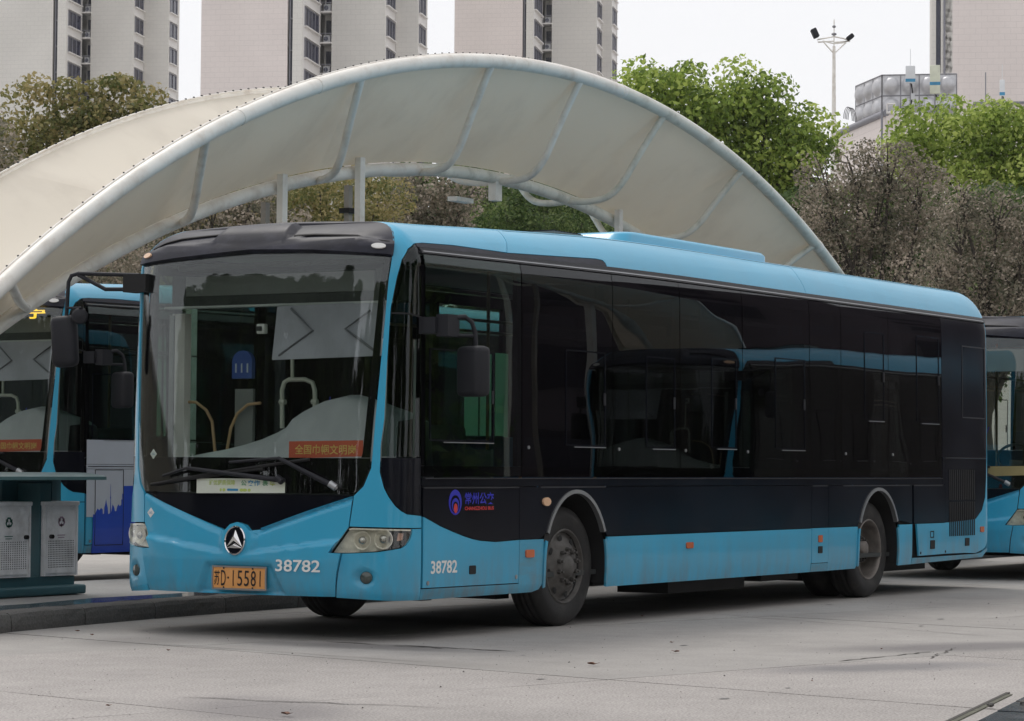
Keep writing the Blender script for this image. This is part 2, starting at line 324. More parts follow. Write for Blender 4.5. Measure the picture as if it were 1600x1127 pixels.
def smooth_tab(x,tab):
    # monotone-ish catmull
    if x<=tab[0][0]: return tab[0][1]
    if x>=tab[-1][0]: return tab[-1][1]
    for i in range(len(tab)-1):
        a,p=tab[i];b,q=tab[i+1]
        if x<=b:
            m0=(q-tab[i-1][1])/(b-tab[i-1][0]) if i>0 else (q-p)/(b-a)
            m1=(tab[i+2][1]-p)/(tab[i+2][0]-a) if i<len(tab)-2 else (q-p)/(b-a)
            h=b-a;t=(x-a)/h
            return (2*t**3-3*t*t+1)*p+(t**3-2*t*t+t)*h*m0+(-2*t**3+3*t*t)*q+(t**3-t*t)*h*m1
LEAN=[(.25,.05),(.36,.0),(.55,.0),(.8,.02),(1.0,.035),(1.6,.06),(2.2,.1),(2.6,.135),(2.75,.155),(3.3,.2)]
RISE=[(XF-.3,.345),(XF+.1,.35),(XF+1.6,.42),(XF+3.5,.49),(XF+6.5,.50),(XF+11,.51)]
INS=[(.25,.03),(.36,.0),(1.2,.0),(1.8,.003),(2.4,.009),(2.7,.013),(3.3,.013)]
def base(s):
    """plan point for perimeter parameter: s>0 near side to the rear, s<0 round the front"""
    if s<-AF: x,y=base(-AF-s); return x,BW-y
    if s<0:
        d=-s; lo,hi=0,len(FL)-1
        while hi-lo>1:
            m=(lo+hi)//2
            if FL[m]<=d: lo=m
            else: hi=m
        t=(d-FL[lo])/(FL[hi]-FL[lo]); a,b=FP[lo],FP[hi]
        return a[0]+(b[0]-a[0])*t, a[1]+(b[1]-a[1])*t
    if s<=LS: return XF+s,0.0
    if s<=LS+AR:
        t=(s-LS)/RR; return XS+RR*math.sin(t), RR*(1-math.cos(t))
    return XR, RR+(s-LS-AR)
def S(s,v,off=0.0):
    x,y=base(s)
    z=v; ins=smooth_tab(v,INS); lean=smooth_tab(v,LEAN); rl=0.0
    if v>VC:
        th=min((v-VC)/RC,math.pi/2)
        z=VC+smooth_tab(x,RISE)*math.sin(th); k=1-math.cos(th); ins+=.42*k; lean+=.42*k; rl=.13*k
    if v<.6: rl=0
    y=BW/2+(y-BW/2)*(1-2*ins/BW)
    if x<XF: x=XF+(x-XF)*(1-lean/BB) if lean<BB*.9 else XF+(x-XF)*.1
    if x>XS-1.0: x=x-(rl)*(x-(XS-1.0))/(RR+1.0)
    if v>VC:   # crown
        pass
    if off:
        n=NRM(s,v); return (x+n[0]*off,y+n[1]*off,z+n[2]*off)
    return (x,y,z)
def NRM(s,v):
    e=2e-3
    a=S(s+e,v);b=S(s-e,v)
    v1=min(v+e,VC+RC*math.pi/2-1e-4); v0=min(v-e,v1-2*e)
    c=S(s,v1);d=S(s,v0)
    u=[a[i]-b[i] for i in range(3)];w=[c[i]-d[i] for i in range(3)]
    n=(u[1]*w[2]-u[2]*w[1],u[2]*w[0]-u[0]*w[2],u[0]*w[1]-u[1]*w[0])
    l=math.sqrt(n[0]**2+n[1]**2+n[2]**2) or 1
    return (n[0]/l,n[1]/l,n[2]/l)

MIR = lambda poly: [(-AF-s, v) for s, v in reversed(poly)]
VMAX = VC+RC*math.pi/2-.001
def rng(a, b, st):
    n = max(1, int(math.ceil((b-a)/st))); return [a+(b-a)*i/n for i in range(1, n)]
def patch(name, poly, m, parent, off=0.0, th=.018, ds=.06, dsf=.6, dv=.12, relief=None, smooth=True, back=True):
    """a solid panel lying on the bus body: outline in (perimeter s, height v)"""
    area = sum(a[0]*b[1]-b[0]*a[1] for a, b in zip(poly, poly[1:]+poly[:1]))
    if area < 0: poly = poly[::-1]
    bm = bmesh.new(); vs = [bm.verts.new((s, v, 0)) for s, v in poly]; fc = bm.faces.new(vs); fc.normal_update()
    if len(poly) > 4: bmesh.ops.triangulate(bm, faces=[fc], ngon_method='EAR_CLIP')
    s0, s1 = min(p[0] for p in poly), max(p[0] for p in poly); v0, v1 = min(p[1] for p in poly), max(p[1] for p in poly)
    cuts = set()
    for lo, hi, st in ((-AF, 0.0, ds), (0.0, LS-1.0, dsf), (LS-1.0, LS, .25), (LS, LS+AR, .05), (LS+AR, LS+AR+2.3, dsf), (-AF-LS+1, -AF, dsf), (-AF-LS, -AF-LS+1, .25), (-AF-LS-AR, -AF-LS, .05)):
        n = max(1, int(round((hi-lo)/st)))
        for i in range(n+1):
            x = lo+(hi-lo)*i/n
            if s0+1e-4 < x < s1-1e-4: cuts.add(round(x, 5))
    for x in cuts: bmesh.ops.bisect_plane(bm, geom=bm.verts[:]+bm.edges[:]+bm.faces[:], plane_co=(x, 0, 0), plane_no=(1, 0, 0), dist=1e-5)
    vc = set()
    n = int(math.ceil((VC-.3)/dv))
    for i in range(n+1): vc.add(round(.3+(VC-.3)*i/n, 5))
    for i in range(1, 12): vc.add(round(VC+(VMAX-VC)*i/11, 5))
    for y in vc:
        if v0+1e-4 < y < v1-1e-4: bmesh.ops.bisect_plane(bm, geom=bm.verts[:]+bm.edges[:]+bm.faces[:], plane_co=(0, y, 0), plane_no=(0, 1, 0), dist=1e-5)
    bm.verts.index_update(); V = []; I = []
    for q in bm.verts:
        s, v = q.co.x, q.co.y; nn = NRM(s, v); p = S(s, v); o = off+(relief(s, v) if relief else 0)
        V.append(tuple(p[k]+nn[k]*o for k in range(3))); I.append(tuple(p[k]+nn[k]*(min(o, off)-th) for k in range(3)))
    F = [tuple(x.index for x in f.verts) for f in bm.faces]; B = []
    for e in bm.edges:
        if len(e.link_faces) == 1:
            l = e.link_loops[0]; B.append((l.vert.index, l.link_loop_next.vert.index))
    bm.free()
    mb = MB(); mb.add(V, F, smooth)
    if back: mb.add(I, [tuple(reversed(f)) for f in F], smooth)
    if th > 0:
        for a, b in B: mb.add([V[a], V[b], I[b], I[a]], [(1, 0, 3, 2)])
    return mb.build(name, m, parent)
def strip(name, pts, wd, m, parent, off=.003, th=.006, dsf=.6):
    """a thin band following a polyline on the body"""
    L = []; Rr = []
    for i, p in enumerate(pts):
        a = pts[max(i-1, 0)]; b = pts[min(i+1, len(pts)-1)]; dx, dy = b[0]-a[0], b[1]-a[1]; l = math.hypot(dx, dy) or 1
        L.append((p[0]-dy/l*wd/2, p[1]+dx/l*wd/2)); Rr.append((p[0]+dy/l*wd/2, p[1]-dx/l*wd/2))
    return patch(name, L+Rr[::-1], m, parent, off=off, th=th, dsf=dsf)
def circ(cs, cv, r, n=20, rv=None): return [(cs+r*math.cos(2*math.pi*i/n), cv+(rv or r)*math.sin(2*math.pi*i/n)) for i in range(n)]
def rrect(s0, v0, s1, v1, r=.02, n=3):
    P = []
    for cx, cy, a0 in ((s1-r, v0+r, -90), (s1-r, v1-r, 0), (s0+r, v1-r, 90), (s0+r, v0+r, 180)):
        for i in range(n+1):
            a = R_(a0+90*i/n); P.append((cx+r*math.cos(a), cy+r*math.sin(a)))
    return P
def frame_on(name, s0, v0, s1, v1, wd, m, parent, off=.004, th=.01):
    mb = MB()
    for a, b in (((s0, v0), (s1, v0)), ((s1, v0), (s1, v1)), ((s1, v1), (s0, v1)), ((s0, v1), (s0, v0))):
        hx = wd/2 if a[0] == b[0] else 0; hy = wd/2 if a[1] == b[1] else 0
        x0, x1 = min(a[0], b[0])-hx, max(a[0], b[0])+hx; y0, y1 = min(a[1], b[1])-hy, max(a[1], b[1])+hy
        if a[1] == b[1]: x0 -= wd/2; x1 += wd/2
        else: y0 += wd/2; y1 -= wd/2
        k = 3; C = []
        for i in range(k+1):
            for (x, y) in (((x0+(x1-x0)*i/k), y0), ((x0+(x1-x0)*i/k), y1)) if a[1] == b[1] else ((x0, y0+(y1-y0)*i/k), (x1, y0+(y1-y0)*i/k)):
                C.append(S(x, y, off)); C.append(S(x, y, off-th))
        for i in range(k):
            q = i*4
            mb.add(C[q:q+8], [(0, 4, 6, 2), (0, 1, 5, 4), (2, 6, 7, 3)])
    o = mb.build(name, m, parent); return orient(o)
def text_on(name, body, s0, v0, s1, v1, m, parent, off=.003, bold=0, th=.0015):
    V, F = text_fit(body, s1-s0, v1-v0, bold); cs, cv = (s0+s1)/2, (v0+v1)/2
    mb = MB(); mb.add([S(cs+x, cv+y, off) for x, y in V], F); return mb.build(name, m, parent)
def poly_on(name, poly, m, parent, off=.003): return patch(name, poly, m, parent, off=off, th=.001, back=False)

# --- outlines measured on the photograph's bus (s = metres round the body, v = height)
VEDGE_R = [(-.585, 1.050), (-.958, .931), (-1.385, .790)]
LOGO = (-1.508, .712)
arch = [(LOGO[0]+.128*math.cos(R_(a)), LOGO[1]+.004+.132*math.sin(R_(a))) for a in (34, 60, 90, 120, 146)]
VEDGE_L = [(-1.635, .790), (-2.06, .915), (-2.515, 1.050)]
BONNET = VEDGE_R[:2]+[(-1.385, .785)]+arch+[(-1.630, .785)]+VEDGE_L[1:]+[(-2.488, .826), (-2.36, .64), (-2.445, .637), (-2.425, .49), (-2.40, .325), (-.690, .325), (-.678, .49), (-.652, .637), (-.740, .640), (-.608, .826)]
CORNER = [(-.574, 1.052), (-.505, 1.120), (-.452, 1.250), (-.446, 1.323), (-.428, 1.618), (-.385, 2.2), (-.355, 2.63), (-.333, 2.795), (-.312, 2.89), (-.285, 2.976), (-.25, 3.06), (-.22, 3.15), (-.2, 3.25), (-.19, VMAX), (1.55, VMAX), (1.50, 3.2), (1.38, 3.03), (1.277, 2.925),
          (.517, 2.951), (.10, 2.945), (-.05, 2.925), (-.17, 2.87), (-.25, 2.77), (-.290, 2.631), (-.334, 2.411), (-.352, 2.0), (-.362, 1.605), (-.385, 1.42), (-.388, 1.222), (-.355, 1.108), (-.32, 1.045), (-.268, .979), (-.22, .943), (-.167, .919), (-.004, .906), (-.004, .822), (-.122, .822), (-.600, .832)]
LAMP = [(-.728, .646), (-.605, .818), (-.576, .822), (-.122, .812), (-.128, .77), (-.146, .735), (-.175, .705), (-.215, .684), (-.389, .656), (-.62, .644)]
BUMP = [(-.646, .637), (-.608, .637), (-.389, .649), (-.206, .676), (-.165, .70), (-.137, .735), (-.114, .775), (-.112, .814), (-.004, .814), (-.004, .298), (-.3, .300), (-.682, .320), (-.670, .49)]
SIDECURVE = [(.004, .902), (.12, .872), (.247, .831), (.42, .787), (.579, .750), (.70, .727), (.805, .713), (1.036, .699), (1.39, .709), (1.74, .708)]
def arch_pts(sc, v_lo, v_hi, n=20, a=.515, top=1.085, vc=.50):
    """points of the wheel arch from left to right between heights (upper part)"""
    P = []
    for i in range(n+1):
        t = math.pi-math.pi*i/n; x = sc+a*math.cos(t); y = vc+(top-vc)*math.sin(t)
        P.append((x, y))
    return P
def build_bus():
    root = empty('city_bus')
    tag(root, 'blue and black city bus numbered 38782 in the foreground', 'bus')
    b = root
    def both(fn):
        fn(lambda p: p); fn(MIR)
    # ---------------- front
    def bonnet_relief(s, v):
        o = 0.0
        sm = s if s > LOGO[0] else 2*LOGO[0]-s          # mirrored about the badge
        # V edge
        t = (sm-LOGO[0])/(-.585-LOGO[0]); ve = .745+(1.05-.745)*t
        d = ve-v
        if 0 <= d < .045: o -= .04*(1-d/.045)
        # crease from badge to lamp
        rl = .640+.10*min(1, max(0, (sm-LOGO[0]-.1)/.75))
        k = max(0, min(1, (rl-v+.0)/.026)); k = k*k*(3-2*k)
        o += .036*k*min(1, max(0, (v-.33)/.25)) if v < rl else 0
        r = math.hypot(s-LOGO[0], v-LOGO[1]-.004)
        if r < .17: o = max(o, .03*min(1, (.17-r)/.03)) if r > .02 else .03
        # plate pocket
        ps, pv = s+1.482, v-.44
        hw = .29+(.115-pv)*.45
        if abs(pv) < .115 and abs(ps) < hw:
            e = min(.115-pv, hw-abs(ps))/.02; o -= .035*max(0, min(1, e))
        return o
    patch('bonnet', BONNET, M['blue'], b, relief=bonnet_relief, ds=.022, dv=.018, th=.02)
    patch('lower_front_panel', VEDGE_R[:2]+[(-1.385, .793)]+[(s, v+.006) for s, v in arch]+[(-1.635, .793)]+VEDGE_L[1:]+[(-2.5, 1.055), (-.6, 1.055)], M['black'], b, off=-.028)
    WS = [(-.586, 1.062), (-.515, 1.125), (-.462, 1.250), (-.456, 1.323), (-.438, 1.618), (-.395, 2.2), (-.365, 2.63), (-.343, 2.79), (-1.0, 2.845), (-1.55, 2.865)]
    WSL = [(-AF-s, v) for s, v in WS[:-1]][::-1]
    wsp = WS+WSL
    patch('windshield', wsp, M['windshield'], b, off=-.004, th=.006, dv=.06)
    # black printed border inside the windshield
    inn = [(-.535, 1.325), (-.52, 1.36), (-.50, 1.6), (-.455, 2.2), (-.425, 2.60), (-.41, 2.70)]
    patch('windshield_border', [(-.586, 1.066), (-2.514, 1.066), (-2.58, 1.125), (-2.635, 1.25), (-2.642, 1.323), (-2.5, 1.323), (-.6, 1.323), (-.459, 1.323), (-.465, 1.25), (-.52, 1.125)], M['frit'], b, off=-.013, th=.004)
    for f in (lambda p: p, MIR):
        patch('windshield_border', f([(-.461, 1.326), (-.443, 1.618), (-.40, 2.2), (-.37, 2.63), (-.35, 2.785)]+[(-.39, 2.77)]+inn[::-1][:-1]+[(-.53, 1.326)]), M['frit'], b, off=-.013, th=.004)
    # dome above the windshield
    def dome_relief(s, v):
        sm = abs(s+AF/2); o = 0
        lim = 2.93+.10*max(0, 1-sm/1.25)**.6 if True else 0
        if v < lim: o += .03*min(1, (lim-v)/.02)
        if -2.0 < s < -1.22 and v > 2.935-.0: 
            e = min(s+2.0, -1.22-s, v-2.935, 3.2-v)/.03; o = max(o, .05*max(0, min(1, e)))
        return o
    DT = [(-.325, 2.80), (-.300, 2.89), (-.272, 2.976), (-.237, 3.06), (-.207, 3.15), (-.187, 3.25), (-.177, VMAX)]
    dome = DT+[(-AF-s, v) for s, v in DT][::-1]+[(-AF/2, 2.872), (-1.0, 2.852)]
    patch('front_dome', dome, M['domeblack'], b, relief=dome_relief, ds=.035, dv=.06, th=.03)
    for pts in ([(-2.715, 2.95), (-2.60, 3.015), (-2.45, 3.055), (-2.02, 3.085)], [(-1.20, 3.02), (-1.0, 3.025), (-.60, 2.995), (-.53, 2.955), (-.33, 2.925)]):
        strip('dome_groove', pts, .016, M['dark'], b, off=.012, th=.02)
    for s in (-.432, -AF+.432):
        patch('marker_lamp', circ(s, 2.868, .058, 16, .022), M['white'] if s > -1 else M['warmlens'], b, off=.042, th=.012)
    # badge
    p0 = Vector(S(LOGO[0], LOGO[1], .032)); nv = Vector(NRM(LOGO[0], LOGO[1])); tx = Vector((0, -1, 0)); tz = nv.cross(tx)*-1
    if tz.z < 0: tz = -tz
    def bad(x, y, h): return p0+tx*x+tz*y+nv*h
    mb = MB(); n = 32
    for r0, r1, h0, h1 in ((.104, .104, -.03, .012), (.104, .098, .012, .02), (.098, .092, .02, .012)):
        V = [bad(r*math.cos(2*math.pi*k/n)*.9, r*1.04*math.sin(2*math.pi*k/n), h) for r, h in ((r0, h0), (r1, h1)) for k in range(n)]
        mb.add(V, [(k, (k+1) % n, n+(k+1) % n, n+k) for k in range(n)], True)
    badge = mb.build('badge', M['chrome'], b)
    mb = MB(); mb.add([bad(.093*math.cos(2*math.pi*k/n)*.9, .093*1.04*math.sin(2*math.pi*k/n), .010) for k in range(n)], [tuple(range(n))]); mb.build('badge_disc', M['black'], badge)
    mb = MB(); A_, BL, BR, Cc, Ml = (0, .076, .012), (-.070, -.048, .012), (.070, -.048, .012), (0, -.012, .03), (0, -.044, .013)
    pts = {k: bad(*v) for k, v in dict(A=A_, L=BL, R=BR, C=Cc).items()}
    L1 = bad(-.012, -.004, .026); R1 = bad(.012, -.004, .026)
    gap = .006
    mb.add([bad(0, .078, .012), bad(-.070, -.046, .012), bad(-.004, -.012, .013), bad(-.001, .03, .03), bad(0, -.002, .026)], [(0, 1, 3), (1, 2, 4), (1, 4, 3)])
    mb.add([bad(0, .078, .012), bad(.070, -.046, .012), bad(.004, -.012, .013), bad(.001, .03, .03), bad(0, -.002, .026)], [(1, 0, 3), (2, 1, 4), (4, 1, 3)])
    mb.add([bad(-.072, -.056, .012), bad(.072, -.056, .012), bad(0, -.018, .013), bad(0, -.034, .03)], [(0, 1, 3), (1, 2, 3), (2, 0, 3)])
    mb.build('badge_emblem', M['chrome'], badge)
    # number plate
    def onfront(s, v, off): return S(s, v, off)
    pl = patch('number_plate', rrect(-1.722, .362, -1.243, .523, .012), M['plate'], b, off=.006, th=.01)
    frame_on('plate_frame', -1.722, .362, -1.243, .523, .012, M['alu'], pl, off=.012)
    text_on('plate_lettering', '苏', -1.706, .388, -1.654, .494, M['plate_ink'], pl, off=.0085, bold=.006)
    text_on('plate_lettering', 'D', -1.644, .385, -1.600, .497, M['plate_ink'], pl, off=.0085, bold=.003)
    poly_on('plate_dot', circ(-1.578, .443, .008, 8), M['plate_ink'], pl, off=.0085)
    for i, ch in enumerate('15581'):
        s0 = -1.556+i*.060
        if ch == '1': poly_on('plate_lettering', [(s0+.019, .385), (s0+.027, .385), (s0+.027, .497), (s0+.019, .497)], M['plate_ink'], pl, off=.0085)
        else: text_on('plate_lettering', ch, s0+.002, .385, s0+.046, .497, M['plate_ink'], pl, off=.0085, bold=.002)
    for s, v in ((-1.62, .512), (-1.36, .512), (-1.62, .372), (-1.36, .372)): poly_on('plate_screw', circ(s, v, .008, 8), M['plate_ink'], pl, off=.010)
    text_on('fleet_number', '38782', -1.146, .498, -.792, .585, M['white'], b, off=.040, bold=.016)
    text_on('fleet_number', '38782', .126, .482, .485, .578, M['white'], b, off=.003, bold=.022)
    # diamonds
    for s, v, d, o in ((-2.412, .904, .045, .003), (-2.43, 1.345, .045, -.012)):
        dm = poly_on('gas_diamond', [(s-d, v), (s, v-d*.85), (s+d, v), (s, v+d*.85)], M['white'], b, off=o)
        text_on('diamond_lettering', 'LNG', s-.022, v-.009, s+.022, v+.009, M['teal_ink'], dm, off=o+.002)
    # paper sign, banner
    ps = patch('paper_sign', [(-1.92, 1.056), (-1.120, 1.066), (-1.122, 1.163), (-1.35, 1.160), (-1.40, 1.167), (-1.66, 1.168), (-1.922, 1.163)], M['paper'], b, off=.006, th=.004)
    text_on('sign_lettering', '扩优提质保障', -1.80, 1.118, -1.56, 1.156, M['lime_ink'], ps, off=.008, bold=.01)
    text_on('sign_lettering', '公', -1.505, 1.115, -1.455, 1.157, M['green_ink'], ps, off=.008, bold=.02)
    text_on('sign_lettering', '交作', -1.445, 1.115, -1.335, 1.157, M['teal_ink'], ps, off=.008, bold=.02)
    text_on('sign_lettering', '表', -1.315, 1.115, -1.265, 1.157, M['green_ink'], ps, off=.008, bold=.02)
    text_on('sign_lettering', '率', -1.25, 1.115, -1.20, 1.157, M['lime_ink'], ps, off=.008, bold=.02)
    poly_on('sign_bus_drawing', rrect(-1.63, 1.076, -1.53, 1.093, .006), M['teal_ink'], ps, off=.008)
    for s, r in ((-1.66, .014), (-1.50, .018), (-1.47, .022), (-1.43, .014), (-1.69, .01)): poly_on('sign_tree_drawing', circ(s, 1.083, r, 8, .012), M['lime_ink'], ps, off=.0075)
    bn = patch('red_banner', [(-1.108, 1.318), (-.516, 1.336), (-.518, 1.452), (-1.11, 1.442)], M['banner'], b, off=-.016, th=.002, back=True)
    text_on('banner_lettering', '全国巾帼文明岗', -1.058, 1.347, -.572, 1.420, M['gold'], bn, off=-.0145, bold=.015)
    bn['label'] = 'red banner with gold lettering behind the windshield'
    # wipers
    def wiper(base, elbow, tip, blade, pm='alu'):
        mb = MB(); pts = []
        for (a, c, h0, h1) in ((base, elbow, .04, .055), (elbow, tip, .055, .03)):
            for i in range(5):
                t = i/4; pts.append(S(a[0]+(c[0]-a[0])*t, a[1]+(c[1]-a[1])*t, h0+(h1-h0)*t))
        mb.tube(pts, .012, 6, radii=[.022, .020, .018, .016, .014]+[.011]*5)
        wp = mb.build('wiper', M['plastic'], b)
        mb = MB(); bl = [S(blade[0][0]+(blade[1][0]-blade[0][0])*i/6, blade[0][1]+(blade[1][1]-blade[0][1])*i/6, .018) for i in range(7)]
        mb.tube(bl, .013, 6); mb.build('wiper_blade', M['dark'], wp)
        mb = MB(); mb.tube([S(base[0], base[1], .0), S(base[0]+.012, base[1]-.006, .05)], .02, 10); mb.tube([S(base[0]-.03, base[1]+.02, .045), S(base[0]+.02, base[1]-.012, .045)], .026, 10); mb.build('wiper_pivot', M[pm], wp)
    wiper((-.715, 1.118), (-1.15, 1.318), (-1.60, 1.285), ((-.92, 1.312), (-2.36, 1.12)))
    wiper((-1.14, 1.158), (-1.98, 1.240), (-2.25, 1.18), ((-1.30, 1.24), (-2.40, 1.115)), 'plastic')
    # ---------------- corners, lamps
    def corner(f):
        near = f([(0, 0)])[0][0] == 0
        if near: CP = CORNER
        else: CP = CORNER
        patch('corner_panel', f(CP), M['blue'], b)
        patch('corner_bumper', f(BUMP), M['blue'], b, ds=.03, dv=.03, relief=lambda s, v: (lambda r: -.035*max(0, min(1, (1-r)*2.2)))(math.hypot(((s if near else -AF-s)+.475)/.085, (v-.465)/.062)))
        lamp = patch('headlight', f(LAMP), M['reflector'], b, off=-.055, th=.02, ds=.03, dv=.04)
        patch('lamp_seal', f([(-.748, .636), (-.608, .829), (-.118, .820), (-.114, .77)]+[(-.139, .728), (-.17, .695), (-.212, .674), (-.389, .646), (-.65, .636)]), M['dark'], lamp, off=-.06, th=.01)
        patch('lens', f([(s, v) for s, v in LAMP]), M['lens'], lamp, off=.006, th=.004, ds=.03, dv=.04)
        patch('lens_rim', f([(-.606, .814), (-.576, .8205), (-.125, .8105), (-.129, .800), (-.576, .811), (-.598, .806)]), M['reflector'], lamp, off=-.002, th=.03)
        for (s, v, r, dd) in ((-.497, .733, .068, .03), (-.335, .742, .072, .04)):
            q = f([(s, v)])[0]; c0 = Vector(S(q[0], q[1], -.05)); nn = Vector(NRM(q[0], q[1])); nn = (nn+Vector((-1.2, 0, 0))).normalized()
            a = nn.cross(Vector((0, 0, 1))).normalized(); bb = nn.cross(a)
            mb = MB(); nseg = 24; prof = [(r, .035), (r*.93, .036), (r*.8, .012), (r*.5, -.005), (r*.46, .03), (r*.40, .04), (r*.25, .05), (.001, .054)]
            V = [c0+a*(rr*math.cos(2*math.pi*k/nseg))+bb*(rr*math.sin(2*math.pi*k/nseg))+nn*h for rr, h in prof for k in range(nseg)]
            mb.add(V[:4*nseg], [(i*nseg+k, i*nseg+(k+1) % nseg, (i+1)*nseg+(k+1) % nseg, (i+1)*nseg+k) for i in range(3) for k in range(nseg)], True); mb.build('lamp_bowl', M['reflector'], lamp)
            mb = MB(); mb.add(V[4*nseg:], [(i*nseg+k, i*nseg+(k+1) % nseg, (i+1)*nseg+(k+1) % nseg, (i+1)*nseg+k) for i in range(3) for k in range(nseg)], True); mb.build('lamp_projector', M['bulb'], lamp)
        patch('indicator', f([(-.225, .785), (-.175, .782), (-.185, .735), (-.235, .728)]), M['pale_amber'], lamp, off=-.03, th=.02)
        q = f([(-.462, .465)])[0]
        c0 = Vector(S(q[0], q[1], -.03)); nn = Vector(NRM(*q)); nn = (nn+Vector((-.8, 0, 0))).normalized(); a = nn.cross(Vector((0, 0, 1))).normalized(); bb = nn.cross(a); mb = MB(); ns = 20
        pr = [(.044, -.01), (.044, .016), (.038, .02), (.001, .026)]
        V = [c0+a*(rr*math.cos(2*math.pi*k/ns))+bb*(rr*math.sin(2*math.pi*k/ns))+nn*h for rr, h in pr for k in range(ns)]
        mb.add(V, [(i*ns+k, i*ns+(k+1) % ns, (i+1)*ns+(k+1) % ns, (i+1)*ns+k) for i in range(3) for k in range(ns)], True); mb.build('fog_lamp', M['fog'], b)
        # quarter window
        OB = [(-.004, 2.93), (-.05, 2.915), (-.165, 2.86), (-.243, 2.765), (-.283, 2.631), (-.327, 2.411), (-.345, 2.0), (-.355, 1.605), (-.377, 1.42), (-.378, 1.335)]
        qw = patch('quarter_window', f(OB+[(-.004, 1.335)]), M['quarter_glass'], b, off=-.004, th=.006)
        strip('quarter_bar', f([(-.328, 2.372), (-.17, 2.372), (-.01, 2.35)]) if near else f([(-.328, 2.372), (-.17, 2.372), (-.01, 2.35)]), .012, M['dark'], qw, off=.002)
        patch('quarter_border', f([(-.006, 1.337), (-.006, 2.92), (-.04, 2.90), (-.05, 2.4), (-.075, 1.337)]), M['frit'], qw, off=-.014, th=.004)
        patch('quarter_border', f([(-.045, 2.905), (-.162, 2.85), (-.24, 2.76), (-.28, 2.63), (-.32, 2.41), (-.315, 2.3), (-.24, 2.62), (-.19, 2.74), (-.05, 2.80)]), M['frit'], qw, off=-.014, th=.004)
        patch('black_corner_panel', f([(-.004, 1.328), (-.378, 1.328), (-.380, 1.222), (-.348, 1.112), (-.312, 1.050), (-.262, .987), (-.215, .951), (-.165, .927), (-.004, .914)]), M['black'], b, off=-.004)
    corner(lambda p: p); corner(MIR)
    # ---------------- sides
    BL = [.042, 1.418, 2.872, 4.061, 5.272, 6.698, 7.418, 8.570, 9.978]
    def side(f, near):
        P = lambda nm, poly, m, **k: patch(nm, f(poly), m, b, **k)
        g = .006
        for i in range(8):
            pane = P('side_window', [(BL[i]+g, 1.190), (BL[i+1]-g, 1.190), (BL[i+1]-g, 2.832), (BL[i]+g, 2.832)], M['driver_glass'] if i == 0 else (M['far_glass'] if (i == 3 and not near) else M['side_glass']), off=-.002, th=.006, dv=.2)
            for s in (BL[i], BL[i+1]):
                pass
            fr = [(.108, 1.459, .991, 2.127, .72), (2.10, 1.444, 2.736, 2.2, 0), (3.45, 1.440, 3.959, 2.2, 0), (4.66, 1.452, 5.137, 2.234, 0), (5.95, 1.454, 6.580, 2.285, 0), None, (7.98, 1.759, 8.448, 2.62, 0), (9.30, 1.759, 9.891, 2.64, 0)][i]
            if fr:
                s0, v0, s1, v1, mid = fr
                if not near: s0, s1 = s0, s1
                q = f([(s0, v0), (s1, v1)]); xs = sorted(p[0] for p in q)
                frame_on('sliding_frame', xs[0], v0, xs[1], v1, .012, M['black'], pane, off=.003, th=.006)
                strip('frame_edge', f([(s0+.2*(s1-s0), v0-.014), (s1, v0-.014)]), .007, M['alu'], pane, off=.009, th=.004)
                q = f([(s1-.035, (v0+v1)/2-.05), (s1-.01, (v0+v1)/2+.05)]); patch('window_catch', rrect(min(p[0] for p in q), q[0][1] if q[0][1] < q[1][1] else q[1][1], max(p[0] for p in q), max(q[0][1], q[1][1]), .008), M['plastic'], pane, off=.014, th=.01)
            if i in (1, 2, 3, 4, 6, 7):
                q = f([(BL[i]+.10, 1.42)])[0]; patch('glass_stud', circ(q[0], q[1], .014, 10), M['alu'], pane, off=.006, th=.008)
        P('window_border', [(.05, 2.745), (9.97, 2.745), (9.97, 2.83), (.05, 2.83)], M['frit'], off=-.013, th=.03)
        P('window_border', [(.05, 1.195), (9.97, 1.195), (9.97, 1.27), (.05, 1.27)], M['frit'], off=-.013, th=.03)
        for i in range(9):
            s = BL[i]; wd = .05 if i else .028
            P('window_pillar', [(s-(wd if i else .035), 1.272), (s+wd, 1.272), (s+wd, 2.743), (s-(wd if i else .035), 2.743)], M['frit'], off=-.013, th=.04)
        P('window_rail', [(.012, 2.838), (11.26, 2.838), (11.26, 2.862), (.012, 2.866)], M['rail'], off=.012, th=.04, dv=.1)
        P('rail_trim', [(.03, 2.848), (11.2, 2.846), (11.2, 2.853), (.03, 2.855)], M['alu'], off=.016, th=.006)
        P('window_rail', [(.012, 2.870), (11.25, 2.866), (11.25, 2.884), (.012, 2.892)], M['black'], off=.004, th=.03)
        P('black_top_panel', [(.0, 2.897), (2.836, 2.888), (2.832, 2.915), (2.80, 2.937), (2.70, 2.943), (1.277, 2.918), (.517, 2.944), (.10, 2.938), (.0, 2.93)], M['domeblack'], off=0)
        P('roof_cove', [(1.284, 2.924), (2.70, 2.949), (2.81, 2.943), (2.838, 2.92), (2.844, 2.888), (6.70, 2.886), (6.72, 3.05), (6.86, 3.25), (6.9, VMAX), (1.557, VMAX), (1.507, 3.2), (1.387, 3.03)], M['blue'])
        P('roof_cove', [(6.706, 2.886), (11.24, 2.886), (11.32, 2.9), (11.36, 2.95), (11.38, VMAX), (6.907, VMAX), (6.867, 3.25), (6.727, 3.05)], M['blue'])
        P('roof_seam', [(1.6, 3.222), (11.3, 3.222), (11.3, 3.226), (1.6, 3.226)], M['dark'], off=.0015, th=.002)
        # waist rail
        P('waist_rail', [(.012, 1.120), (9.98, 1.120), (9.98, 1.182), (.012, 1.182)], M['black'], off=-.002)
        P('waist_trim', [(.04, 1.176), (9.98, 1.178), (9.98, 1.186), (.04, 1.184)], M['rail'], off=.008, th=.01)
